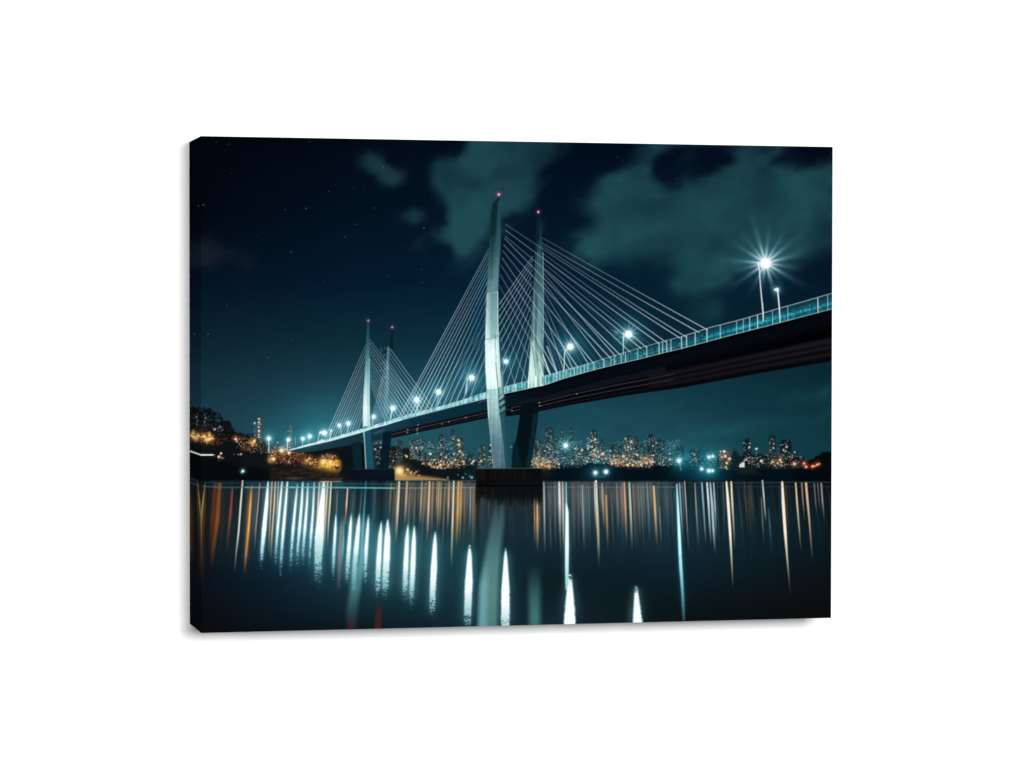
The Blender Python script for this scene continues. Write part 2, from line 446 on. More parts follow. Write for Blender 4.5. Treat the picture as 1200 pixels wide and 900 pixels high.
texture([(624, 515), (684, 515), (690, 545), (624, 545)], (190, 205, 200), .45, 641, 1.3, 1.1, .65, .05)
texture([(716, 514), (800, 514), (800, 545), (716, 545)], (170, 190, 190), .4, 643, 1.4, 1.1, .65, .05)
texture([(862, 530), (945, 534), (940, 549), (862, 549)], (200, 190, 165), .5, 645, 1.6, 1.0, .65, .05)
# square lit block, red lamps and dark tree mass on the right bank
poly([(866.8, 541.8), (872.8, 541.8), (872.8, 547.5), (866.8, 547.5)], (225, 225, 215), .95)
disc(872, 533.2 + 7, 1.0, WHT, .8)
lumps([(943, 543), (952, 539), (958, 534), (964, 530), (970, 528), (985, 531), (985, 566), (943, 566)], (5, 10, 13), 1, 4, 8)
lumps([(857, 532), (861, 526), (866, 531), (872, 540), (866, 545), (858, 545)], (9, 26, 32), .85, 3, 81)
for (x, y) in ((931.5, 543.5), (942.5, 543), (945, 547), (952.5, 546.5), (958.5, 544)):
    glow(x, y, 3.6, (190, 50, 20), .75)
for (x, y, r) in ((931.5, 543.5, 1.5), (942.5, 543, 1.2), (945, 547, 1.4), (952.5, 546.5, 1.4), (955, 546, 1.0), (958, 544.5, 1.3), (960.5, 543.5, 1.0)):
    disc(x, y, r, (255, 215, 180), .95)
# dark bank, right
lumps([(634, 552), (650, 549), (676, 548), (690, 543), (706, 543.5), (716, 547), (740, 550), (756, 551), (770, 546), (790, 546),
       (806, 548), (830, 551), (850, 552), (870, 552), (900, 550), (930, 549.5), (960, 551), (985, 549), (985, 566), (634, 566)],
      (3, 15, 23), 1, 2.6, 9)
poly([(860, 550.5), (884, 549), (892, 555), (870, 556)], (34, 36, 32), .6, 1)
poly([(930, 552), (985, 550), (985, 566), (930, 566)], (3, 6, 8), .7, 3)
glow(829, 551, 26, (10, 90, 110), .5); glow(700, 552, 22, (14, 70, 84), .35); glow(800, 540, 16, (16, 110, 120), .4)
glow(640, 552, 8, (40, 40, 24), .4)

# ---------------------------------------------------------- left hill and shore
HD = (12, 16, 19)
lumps([(222, 477), (227, 476), (231, 481), (236, 484), (240, 480), (246, 478), (251, 482), (253, 490), (249, 497), (258, 495), (262, 493),
       (270, 494), (273, 500), (276, 506), (283, 509), (292, 510), (298, 510), (306, 516), (316, 522), (324, 526), (336, 529), (346, 526),
       (372, 521), (398, 515), (412, 511), (430, 507), (430, 568), (222, 568)], HD, 1, 4.2, 10, 1.6)
lumps([(284, 509), (292, 507.5), (299, 508.5), (299, 512), (284, 512)], (18, 40, 52), .8, 2, 12)
# sky and pale house fronts seen between the trunks and leaves
texture([(222, 480), (233, 484), (250, 481), (250, 500), (236, 502), (222, 498)], (52, 74, 86), .75, 601, 2.2, 2.6, .56, .1)
texture([(223, 483), (230, 486), (229, 493), (223, 491)], (120, 136, 146), .7, 603, 1.6, 2.4, .5)
texture([(238, 484), (243, 484), (242.5, 500), (237.5, 500)], (160, 172, 178), .8, 605, 1.4, 2.4, .48)
texture([(252, 497), (263, 498), (262, 508), (254, 507)], (130, 142, 148), .75, 607, 2.2, 2, .52)
texture([(246, 500), (254, 500), (253, 505), (247, 505)], (140, 140, 138), .7, 609, 1.6, 1.6, .55)
disc(251.4, 503.3, 1.1, (235, 230, 225), .9); disc(259, 505.4, 1.5, (170, 182, 188), .7, .8, ry=.9); disc(226, 483, 1.5, (150, 164, 170), .6, .8, ry=.8)
texture([(222, 476), (252, 478), (280, 506), (300, 512), (300, 524), (222, 500)], (8, 12, 15), .7, 611, 2.6, 2.2, .54)
texture([(262, 494), (273, 498), (276, 506), (262, 508)], (26, 38, 44), .5, 613, 2, 1.6, .55)
# lamplit foliage
r_ = np.random.default_rng(92)


def foliage(cx, cy, rx, ry, n, pal, a0=.5):
    seed = int(cx * 7 + cy * 13)
    pal = sorted(pal, key=lambda c: c[0] + c[1])
    m = len(pal)
    for i, c in enumerate(pal):
        t = i / max(1, m - 1)
        k = 1.25 - .3 * t
        texture(ell(cx, cy, rx * k, ry * k), c, .6 + .35 * t, seed + 17 * i, 3.2 - 1.5 * t, 2.0 - .8 * t,
                .36 + .19 * t + (.02 if n < 26 else 0), .09, 1.6)


YEL = ((238, 196, 110), (214, 160, 80), (250, 220, 150), (150, 90, 40), (90, 50, 24))
RED = ((96, 44, 26), (70, 34, 22), (130, 66, 40), (40, 24, 20), (150, 90, 60))
foliage(231, 514, 9, 4.5, 40, RED)
foliage(224.5, 508, 9, 3.6, 55, YEL[:4])
foliage(244, 513, 7.5, 6.0, 74, YEL)
foliage(235, 518, 7, 2.4, 26, RED)
foliage(247, 519, 4.5, 2, 16, RED)
glow(241, 513, 9, (190, 110, 40), .22); glow(230, 508, 8, (190, 120, 50), .18)
texture([(222, 503), (231, 504), (236, 508), (246, 506), (252, 511), (251, 519), (243, 522), (236, 519), (228, 516), (222, 513)], (252, 226, 160), .9, 661, 2.0, 1.1, .6, .07, 1.8)
foliage(277, 514, 6, 4, 30, RED)
for (x, y, r, c) in ((276, 514.8, 1.7, (255, 235, 220)), (277.5, 517.5, 1.2, (230, 190, 190)), (282.5, 518, .9, (200, 150, 90)), (286, 520, .8, (180, 160, 150)),
                     (282, 523, .8, (180, 150, 150)), (286.5, 514, .9, (210, 150, 120)), (287, 527, 1.6, (160, 80, 50))):
    disc(x, y, r, c, .9)
foliage(296.5, 519, 5, 4.5, 50, YEL)
glow(298, 517, 5, (225, 160, 80), .5); disc(298.6, 517, 1.6, (255, 225, 160), .95)
foliage(288, 526, 6, 2.4, 18, RED)
lumps([(286, 528), (294, 525), (302, 524), (310, 527), (316, 533), (316, 548), (280, 548)], (14, 20, 26), .9, 3, 14)
texture([(270, 508), (292, 512), (312, 520), (312, 532), (276, 528)], (84, 56, 40), .7, 671, 2.4, 1.6, .58, .08)
texture([(276, 510), (312, 522), (312, 534), (280, 530)], (200, 150, 105), .8, 673, 1.5, 1.1, .66, .05)
texture([(222, 498), (262, 504), (274, 512), (262, 524), (222, 520)], (96, 56, 34), .6, 675, 2.6, 1.6, .58, .08)
texture([(312, 524), (346, 524), (372, 536), (352, 548), (312, 544)], (110, 66, 42), .75, 677, 2.2, 1.5, .55, .08)
texture([(312, 524), (346, 524), (360, 534), (340, 545), (312, 542)], (236, 180, 120), .8, 679, 1.5, 1.1, .65, .05)
texture([(310, 516), (346, 518), (348, 530), (310, 530)], (150, 172, 176), .6, 681, 1.5, 1.2, .62, .05)
# slim tower blocks behind the hill
tower(302, 308, 489.5, 520, (46, 58, 62), 151, (WHT, CRM, (190, 190, 180)), .8, 1.7, cap=1.5, shade=.95)
tower(298, 301.6, 494, 513, (52, 74, 80), 152, (GRY, (140, 160, 160)), .3, 2.2)
poly([(306.6, 491), (309, 491), (309, 514), (306.6, 514)], (40, 70, 78), .8)
for y in (491, 495.3, 500.5, 504.5, 506, 509.5, 512.2):
    disc(303.4, y, 1.3, (235, 225, 200), .9, .5, ry=.9)
disc(298.3, 496, 1.2, (200, 210, 205), .9)
foliage(303, 518.5, 5, 3, 26, ((40, 44, 34), (120, 96, 50), (26, 34, 32)))
tower(337.2, 343, 498.5, 526, (48, 80, 88), 153, (WHT, BLU, WHT), .7, 1.8, cap=1.6, shade=.95)
tower(321.5, 327.5, 513, 528, (36, 72, 84), 154, (BLU, GRY, WHT), .6, 1.8, cap=1.2)
tower(315, 321, 520, 530, (44, 80, 90), 155, (BLU, GRY, CRM), .4, 1.8)
dots(311, 522, 346, 532, 40, 221, (GRY, CRM, ORG, WHT, DOR), .4, .9, .3, .9)
glow(330, 528.5, 4, (255, 210, 150), .9); disc(330, 528.3, 2.3, (255, 228, 180), .9, 1, ry=1.7)
glow(338.5, 531, 3, (255, 190, 120), .8); disc(338.5, 531, 1.5, (255, 225, 180), .9)
foliage(331, 535, 8, 3, 36, RED)
glow(319, 538.5, 4.5, (235, 170, 90), .8); disc(320.3, 538.2, 1.9, (255, 232, 180), .95); foliage(317, 540, 4, 2, 14, YEL)
disc(338.3, 541.5, 1.3, (235, 225, 215), .85); disc(340, 543.3, 1.1, (200, 160, 140), .8)
poly([(345, 528), (353, 528), (353, 530.5), (345, 530.5)], (120, 120, 120), .6, .6)
foliage(350, 533, 9, 3, 30, RED)
# gold-lit slope under the approach span
poly([(352, 538), (362, 537), (374, 540), (384, 536), (396, 541), (400, 550), (398, 554), (380, 552), (364, 548), (352, 543)], (205, 146, 58), .85, 2.4)
texture([(352, 536), (384, 534), (402, 542), (398, 556), (352, 546)], (82, 46, 20), .7, 663, 2.6, 1.7, .54, .09, 2)
texture([(366, 538), (398, 538), (398, 552), (372, 551)], (255, 214, 110), .7, 665, 2.2, 1.5, .6, .08, 2)
glow(388, 545, 9, (240, 170, 60), .42); glow(361, 541, 7, (220, 150, 70), .3); glow(378, 541, 6, (255, 210, 100), .35)
foliage(362, 541, 10, 5, 80, ((238, 190, 110), (150, 90, 40), (250, 215, 150), (70, 36, 20), (40, 22, 16)), .35)
foliage(386, 543, 12, 6, 80, ((250, 196, 70), (230, 160, 50), (255, 220, 120), (140, 90, 30), (190, 130, 40)), .35)
foliage(352, 540, 5, 4, 30, RED)
foliage(386, 535, 10, 3.5, 46, ((150, 120, 90), (60, 36, 26), (110, 70, 40), (40, 28, 24), (200, 170, 140)))
foliage(366.5, 541, 2.6, 2.2, 14, ((30, 18, 14), (60, 34, 20)))
glow(379, 540.5, 3, (255, 235, 150), .7); glow(387.5, 541, 2.6, (255, 235, 150), .65)
lumps([(392, 547), (394, 545), (397, 547), (397, 549.5), (393, 549)], (16, 12, 14), .95, 1.5, 16); disc(394.5, 546, 1.3, (235, 215, 190), .8)
foliage(409, 549, 4, 3.4, 24, ((150, 90, 60), (220, 150, 110), (60, 34, 26)))
lumps([(398, 520), (404, 518), (412, 521), (420, 528), (416, 548), (404, 560), (396, 560), (402, 545), (399, 534)], (9, 18, 24), .95, 3, 15)
poly([(312, 556), (318, 548), (336, 544), (356, 545), (372, 550), (398, 555), (408, 560), (408, 566), (320, 566), (300, 562)], (32, 26, 21), .75, 4)
texture([(316, 548), (372, 550), (404, 558), (404, 563), (316, 563)], (64, 50, 38), .5, 651, 5, 1.4, .55, .1)
poly([(336, 560), (350, 559.7), (356, 561.5), (336, 561.6)], (130, 110, 100), .5, .5)
poly([(376, 561.5), (392, 560.5), (402, 561), (400, 562.6), (376, 562.6)], (120, 84, 52), .5, .5)
poly([(215, 524), (232, 531), (236, 536), (260, 540), (300, 548), (316, 552), (316, 566), (215, 566)], (6, 9, 11), .9, 1.5)
# the tail-light trail and the little house lights at the foot of the hill
line([(226, 533.0), (235.6, 533.2), (249.5, 533.2)], 1.7, (235, 240, 228), .98)
disc(251, 533.6, .9, (160, 150, 130), .7)
foliage(258, 537, 6, 1.6, 26, ((220, 160, 120), (120, 60, 40), (240, 190, 160), (70, 36, 26)))
disc(259, 531.5, 1.3, (250, 235, 220), .95); disc(256.5, 535.4, 1.7, (245, 205, 180), .9)
disc(282.5, 532.4, 1.1, WHT, .9); disc(279.5, 532.8, .8, WHT, .7); disc(274.5, 532.6, .7, (130, 130, 130), .7)
glow(284.6, 552.2, 3.2, (120, 200, 190), .6); disc(284.6, 552.2, 1.5, (240, 255, 250), 1, .7); disc(282.8, 554, .8, (180, 220, 210), .8)

# ---------------------------------------------------------------------- water
HZ = 563.2
wsx = [236, 330, 440, 560, 640, 800, 975]
wsy = [563, 580, 610, 645, 680, 712, 744]
water = control(wsx, wsy, [
    [(12, 22, 28), (16, 40, 48), (14, 36, 44), (20, 30, 36), (22, 34, 42), (14, 34, 44), (8, 16, 22)],
    [(22, 24, 26), (36, 54, 62), (22, 44, 52), (34, 44, 48), (40, 52, 58), (22, 42, 50), (10, 22, 28)],
    [(24, 23, 22), (34, 66, 80), (24, 60, 72), (30, 46, 54), (30, 48, 58), (22, 46, 56), (12, 28, 34)],
    [(18, 20, 24), (20, 54, 70), (34, 84, 96), (22, 56, 64), (18, 38, 48), (18, 40, 50), (10, 24, 30)],
    [(11, 16, 25), (12, 34, 46), (28, 64, 74), (20, 52, 60), (12, 28, 34), (13, 30, 40), (11, 18, 22)],
    [(11, 13, 21), (11, 26, 36), (18, 42, 50), (18, 44, 54), (16, 34, 42), (11, 21, 25), (13, 14, 14)],
    [(11, 11, 15), (10, 16, 23), (12, 20, 25), (18, 40, 48), (18, 42, 52), (11, 15, 17), (13, 12, 13)]])
wm = sstep(HZ - .5, HZ + .5, YY)
sW = (slice(None), slice(None))
IMG[:] = IMG * (1 - wm[..., None]) + water * wm[..., None]
# soft vertical columns of broken light
col1 = (vnoise(XX / 5.5 - (YY - 563) * (XX - 600) / 60000., YY * 0 + 3.5, 301) - .5)
col2 = (vnoise(XX / 2.1 - (YY - 563) * (XX - 600) / 24000., YY * 0 + 9.5, 302) - .5)
fade = np.exp(-((YY - 575) / 60) ** 2) * wm
IMG *= (1 + (.55 * col1 + .45 * col2) * fade)[..., None]
ripple = .5 * vnoise(XX / 2.6, YY / .85, 305) + .5 * vnoise(XX / 1.5 + 40, YY / .7, 306)
lo, hi = ripple.min(), ripple.max()
ripple = (ripple - lo) / (hi - lo)

CY = (136, 214, 226)


def streak(path, col, edge=None, dis=None, top=None, soft=.45, a=1.0, halo=0, jit=0.):
    """path: (x, y, width, strength) going down; dis / top: y-ranges over which ripples break it up"""
    p = np.array(path, float)
    w = p[:, 2].max() + 2.5 + halo * 2
    s = sl(p[:, 0].min() - w, p[0, 1] - 1, p[:, 0].max() + w, p[-1, 1] + 1)
    if s is None:
        return
    y = YY[s]
    xc = np.interp(y, p[:, 1], p[:, 0]); ww = np.interp(y, p[:, 1], p[:, 2]); aa = np.interp(y, p[:, 1], p[:, 3])
    if jit:
        xc = xc + (ripple[s] - .5) * jit * sstep(p[0, 1] + 20, p[-1, 1], y)
    d = np.abs(XX[s] - xc)
    c = np.clip((ww / 2 + soft - d) / (2 * soft), 0, 1) * np.minimum(1, ww / soft / 2) * aa
    c = c * sstep(p[0, 1] - .6, p[0, 1] + .6, y) * (1 - sstep(p[-1, 1] - .6, p[-1, 1] + .6, y))
    if dis:
        q = np.clip((y - dis[0] + 14) / (dis[1] - dis[0] + 18), 0, 1)
        thr = -.25 + 1.3 * q
        c = c * sstep(thr - .2, thr + .2, ripple[s]) * (1 - .45 * q)
    if top:
        thr = 1.0 - 1.35 * np.clip((y - top[0]) / (top[1] - top[0]), 0, 1)
        c = c * sstep(thr - .16, thr + .16, ripple[s])
    if halo:
        screen(s, edge or col, .26 * aa * np.exp(-(d / (ww / 2 + halo)) ** 2) * sstep(p[0, 1], p[0, 1] + 15, y) * (1 - sstep(p[-1, 1] - 25, p[-1, 1], y)))
    if edge is not None:
        k = np.clip(c, 0, 1)[..., None] ** 2.2
        colr = A(edge) * (1 - k) + A(col) * k
        over(s, colr, c * a)
    else:
        over(s, col, c * a)


# faint crowd of streaks under the whole skyline
r_ = np.random.default_rng(95)
for (xa, xb, n, pal, al) in ((290, 345, 22, ((120, 100, 80), (90, 110, 120), (60, 80, 90)), .5),
                             (345, 470, 30, ((110, 120, 120), (60, 110, 125), (120, 100, 80)), .4),
                             (462, 558, 90, ((170, 130, 90), (130, 120, 110), (200, 160, 110), (80, 90, 95), (100, 110, 115)), .6),
                             (637, 770, 110, ((130, 130, 125), (95, 115, 125), (150, 130, 110), (70, 100, 110), (120, 110, 110)), .55),
                             (770, 880, 60, ((80, 110, 120), (60, 90, 100), (110, 115, 118)), .42),
                             (880, 972, 26, ((90, 95, 95), (60, 80, 88)), .35)):
    for _ in range(n):
        x = r_.uniform(xa, xb); y0 = r_.uniform(563.8, 572); L = r_.uniform(30, 85)
        k = (x - 600) / 2600.
        a0 = r_.uniform(.25, 1) * al
        streak([(x, y0, .8, a0), (x + k * L * .5, y0 + L * .45, r_.uniform(.8, 1.8), a0 * .8), (x + k * L, y0 + L, 1.2, 0)],
               pal[r_.integers(len(pal))], soft=.6)

for (xa, xb, ch, ah) in ((462, 560, (104, 80, 56), .42), (636, 790, (84, 76, 66), .36), (300, 400, (70, 96, 104), .3)):
    qh = sl(xa - 30, 562, xb + 30, 640)
    bump_ = sstep(xa - 20, xa + 20, XX[qh]) * (1 - sstep(xb - 20, xb + 20, XX[qh])) * sstep(563.2, 565, YY[qh]) * np.exp(-((YY[qh] - 572) / 26) ** 2)
    screen(qh, ch, bump_ * ah * (.6 + .8 * vnoise(XX[qh] / 4.0, YY[qh] * 0 + 2.5, 311)))
GOLD = (236, 182, 96); PALE = (240, 225, 200); BRN = (128, 70, 34); RST = (110, 52, 40); WW = (240, 248, 245)
# left bank colours
streak([(240.3, 566, 1, .9), (238.2, 585, 1.5, .9), (236.0, 606, 2.2, .75), (234.2, 640, 4, .3), (233.5, 670, 4, 0)], (205, 170, 104), soft=.8)
streak([(241.5, 572, 1, .7), (239.5, 600, 2.2, .6), (238, 640, 3, 0)], (120, 74, 34), soft=1)
streak([(233.6, 564, 3, .5), (234.4, 600, 4, .6), (236, 650, 6, .35), (236.5, 690, 6, 0)], (92, 66, 34), soft=2)
streak([(252.5, 566, 4, .75), (249, 610, 5, .7), (247, 660, 4, 0)], (104, 48, 26), soft=1.2)
streak([(257.6, 566, 4, .8), (254.6, 610, 5, .9), (250, 645, 4, .4), (247.5, 668, 3, 0)], (136, 78, 36), soft=1.2)
streak([(262, 568, 2, .3), (260, 620, 3, .3), (257, 660, 3, 0)], (70, 62, 56), soft=1.2)
streak([(272.4, 573, 1.6, .9), (270, 602, 2.6, .95), (267, 630, 2, .5), (265.5, 648, 1.5, 0)], (146, 70, 54), soft=.7)
streak([(284.4, 563, 1.4, 1), (282.5, 585, 2, 1), (279.5, 625, 2, .95), (276.6, 650, 1.6, .5), (275, 672, 1.2, 0)], (222, 228, 216), soft=.6)
streak([(295.2, 569, 1.2, .8), (293.5, 590, 2.6, 1), (291, 620, 3.4, 1), (288.3, 650, 2.8, .75), (286.5, 675, 2, 0)], (240, 180, 78), (190, 110, 50), soft=.8, halo=2)
streak([(292.6, 570, 1, .6), (290.4, 605, 2, .7), (288, 650, 2, .1)], (136, 76, 40), soft=.8)
streak([(304.6, 566, 1, .9), (302.6, 590, 1.4, .9), (299.8, 620, 1.5, .7), (298.2, 648, 1.2, 0)], (205, 175, 150), soft=.6)
streak([(300.6, 574, 1.2, .6), (298.6, 605, 1.6, .5), (297, 640, 1.5, 0)], (84, 96, 110), soft=.7)
# white ladders under the approach lamps
for path, dd in (([(314.2, 564.5, 1.6, 1), (312.4, 590, 4.6, 1), (309.6, 620, 5.6, 1), (307.2, 645, 4, 1), (305.5, 668, 2.4, .9)], (640, 676)),
                 ([(330.6, 564.5, 1.8, 1), (328.2, 590, 3.2, 1), (325.4, 620, 3.4, 1), (323.4, 645, 2.4, .9), (322.5, 668, 1.6, .7)], (632, 672)),
                 ([(336.9, 564.5, 2, 1), (334.9, 590, 3.4, 1), (332.2, 620, 4.2, 1), (330, 648, 3, .95), (328.5, 676, 2, .8)], (636, 688)),
                 ([(348.6, 567, 1.2, .95), (346.4, 590, 3, 1), (343.6, 620, 3.8, 1), (341.4, 648, 2.4, .95), (340, 674, 2, .7)], (634, 678)),
                 ([(354.9, 565, 1.8, .95), (353.6, 590, 3.4, 1), (351, 620, 4.0, 1), (348.8, 645, 2.8, .9), (348, 672, 2, .7)], (634, 676)),
                 ([(361, 566, 1.2, .95), (359.8, 590, 3, 1), (357.4, 620, 4, 1), (355.4, 645, 2.8, .9), (354.5, 668, 2, .6)], (630, 672)),
                 ([(368.4, 565, 1.4, .95), (366.8, 600, 2.8, 1), (364.8, 625, 3.6, .98), (363, 650, 2, .8), (362, 672, 2, .4)], (634, 676)),
                 ([(379.6, 565, 3, .95), (378.4, 582, 5.6, 1), (376.2, 602, 9, 1), (374.2, 630, 11, 1), (373, 655, 9, .95), (372.5, 690, 8, .75)], (634, 700)),
                 ([(393.9, 602, 1.2, 1), (393, 622, 3.6, 1), (391.3, 650, 3.6, .95), (390, 680, 2.6, .7)], (646, 690))):
    streak(path, (250, 255, 255), CY, dis=dd, soft=.85, halo=2.6, jit=1.4)
streak([(318.8, 564.6, 1.2, .9), (317.4, 590, 1.6, .9), (315.8, 625, 1.4, .6), (315, 655, 1.2, 0)], (236, 190, 150), soft=.6)
streak([(322.8, 564.6, 1.1, .9), (321.2, 595, 1.8, .95), (318.8, 625, 1.8, .8), (317, 660, 1.4, 0)], (240, 205, 150), soft=.6)
streak([(326.4, 564.6, .9, .9), (325.2, 590, 1.2, .8), (323.8, 618, 1.2, .2)], (225, 205, 180), soft=.5)
streak([(374.4, 565, 1, .9), (372.8, 592, 1.8, .9), (371.4, 620, 1.6, .4)], (250, 225, 190), soft=.5)
streak([(384.2, 565, 1.2, .95), (382.6, 590, 1.6, .9), (380.8, 625, 1.4, .5), (380, 650, 1, 0)], (245, 215, 175), soft=.5)
streak([(388.2, 565, 1.3, .95), (386.8, 590, 1.8, .95), (385, 615, 1.6, .7), (383.8, 645, 1.2, 0)], (250, 225, 180), soft=.5)
streak([(380, 563.8, 11, .25), (379, 600, 12, .2), (376, 640, 12, .0)], (245, 220, 200), soft=3)
streak([(395.6, 575, 1, .7), (394.4, 602, 1.6, .6)], (150, 140, 135), soft=.6)
streak([(401.5, 602, 2, .0), (400, 620, 4, .6), (398.4, 650, 5, .6), (397, 690, 4, .1)], (176, 164, 162), soft=1.4)
streak([(403.6, 604, 1, .4), (402.2, 640, 2.4, .7), (400.6, 665, 2, .0)], (130, 205, 215), soft=.8)
streak([(407.5, 572, 1.3, 1), (406.2, 592, 2, .95), (404.6, 616, 1.6, .3)], (250, 215, 185), (200, 120, 80), soft=.5)
streak([(414.2, 576, 1.2, .35), (412.6, 602, 1.6, .5)], (120, 118, 112), soft=.6)
streak([(424.2, 574, 1.2, .35), (421.8, 602, 1.6, .5)], (120, 150, 155), soft=.6)
streak([(429, 563.5, 1.4, .6), (427.4, 590, 1.8, .7), (425.4, 620, 3, .8), (423.5, 660, 4, .6), (421, 700, 5, 0)], (96, 170, 190), soft=.9)
streak([(439.4, 572, 2.6, .4), (438.4, 600, 2, .35), (437, 620, 2, 0)], (120, 130, 130), soft=1)
streak([(604, 600, 34, .0), (604, 640, 38, .3), (606, 740, 40, .1)], (12, 32, 40), soft=8)
# far pylon mirrored
streak([(420.5, 640, 9, .0), (419, 665, 11, .7), (416.2, 690, 12, .75), (413, 715, 12, .35), (411.5, 738, 12, .1)], (82, 140, 142), soft=3)
# blades of lamp light
for path, dd, tp in (([(412.2, 600, .8, 1), (411.0, 615, 3.6, 1), (409.2, 640, 5.0, 1), (407.6, 662, 4.6, .95), (406.5, 690, 3.6, .9)], (655, 694), (598, 606)),
                     ([(421.6, 600, .8, 1), (420.0, 618, 5.0, 1), (417.8, 642, 6.4, .98), (415.8, 662, 5.4, .75), (414.5, 692, 5, .4)], (664, 720), (598, 606)),
                     ([(432.2, 602, .8, 1), (431.0, 620, 4, 1), (429.2, 645, 5, 1), (428.2, 664, 4, .95), (427.4, 690, 3, .8)], (655, 694), (600, 608)),
                     ([(447.2, 609, .8, 1), (445.8, 628, 5, 1), (444.2, 655, 6.4, 1), (443, 680, 5.6, .95), (442.2, 702, 4.6, .9)], (672, 708), (606, 616)),
                     ([(454.6, 607, 1, 1), (454.2, 630, 7.4, 1), (453.2, 655, 8.4, 1), (451.8, 680, 7.4, .95), (450.8, 706, 5.4, .85)], (668, 712), (604, 614)),
                     ([(478.4, 613, .8, 1), (477.2, 632, 5, 1), (476.0, 660, 6.4, 1), (475, 684, 6, .95), (474.2, 708, 4.6, .9)], (676, 712), (610, 620)),
                     ([(485.8, 614, .8, 1), (485.2, 634, 5.4, 1), (484.2, 662, 6.6, 1), (482.8, 690, 5.6, .95), (481.6, 716, 4, .9)], (682, 720), (612, 622)),
                     ([(510.4, 620, .8, 1), (509.8, 638, 5, 1), (508.8, 665, 8, 1), (507.4, 694, 7, 1), (506.2, 728, 6, .9)], (692, 734), (618, 632)),
                     ([(550.8, 636, .8, 1), (550.6, 652, 5.6, 1), (549.8, 682, 9.4, 1), (548.9, 706, 9, 1), (547.6, 740, 8, .95)], (704, 748), (632, 656)),
                     ([(592.8, 640, .6, 1), (592.9, 655, 4.6, 1), (592.8, 690, 10, 1), (592.6, 720, 10.4, 1), (592.4, 744, 9, 1)], (722, 770), (636, 658))):
    streak(path, (250, 255, 255), CY, dis=dd, top=tp, soft=1.0, halo=4.5, jit=2.4)
# gold curtain below the city, left of the pier
for (x, y0, L, w, c, a) in ((458.6, 566, 46, 1.3, (190, 160, 120), .8), (468.0, 564, 74, 2.5, (250, 232, 205), 1), (477.4, 564, 50, 2.0, (236, 190, 130), .9),
                            (465, 566, 40, 1, (150, 120, 90), .5), (487, 570, 60, 1.4, (120, 128, 124), .6), (494.6, 564, 56, 1.5, (236, 205, 165), .9),
                            (498.5, 566, 48, 1.2, (190, 150, 110), .6), (500.6, 564, 52, 1.3, (170, 130, 95), .6), (503.6, 564, 70, 2.3, (250, 214, 168), 1),
                            (507.6, 564, 56, 2.2, (180, 126, 80), .8), (512.6, 564, 48, 1.3, (240, 205, 150), .8), (514.8, 564, 60, 1.6, (236, 190, 120), .85),
                            (517.2, 564, 56, 1.5, (240, 196, 130), .85), (526.6, 564, 60, 1.4, (244, 206, 160), .9), (524.4, 566, 40, 1, (140, 120, 100), .5),
                            (532.0, 563.6, 104, 2.2, (250, 236, 205), 1), (537.6, 564, 80, 2.3, (240, 178, 84), 1), (540.9, 564, 74, 1.6, (244, 190, 110), .9),
                            (542.5, 566, 50, 1.2, (190, 130, 70), .6), (535, 580, 66, 2.2, (130, 80, 40), .6), (551.8, 570, 56, 1.6, (180, 190, 195), .8),
                            (546, 566, 40, 1.2, (70, 110, 125), .5), (556.5, 570, 50, 1.4, (90, 76, 76), .5), (519, 575, 40, 2, (120, 84, 50), .4)):
    k = (x - 600) / 2400.
    streak([(x, y0, w * .8, a), (x + k * L * .45, y0 + L * .45, w, a * .95), (x + k * L * .8, y0 + L * .78, w, a * .4), (x + k * L, y0 + L, w * .7, 0)], tuple(A(c) * .76 + A((196, 184, 168)) * .2), soft=.7)
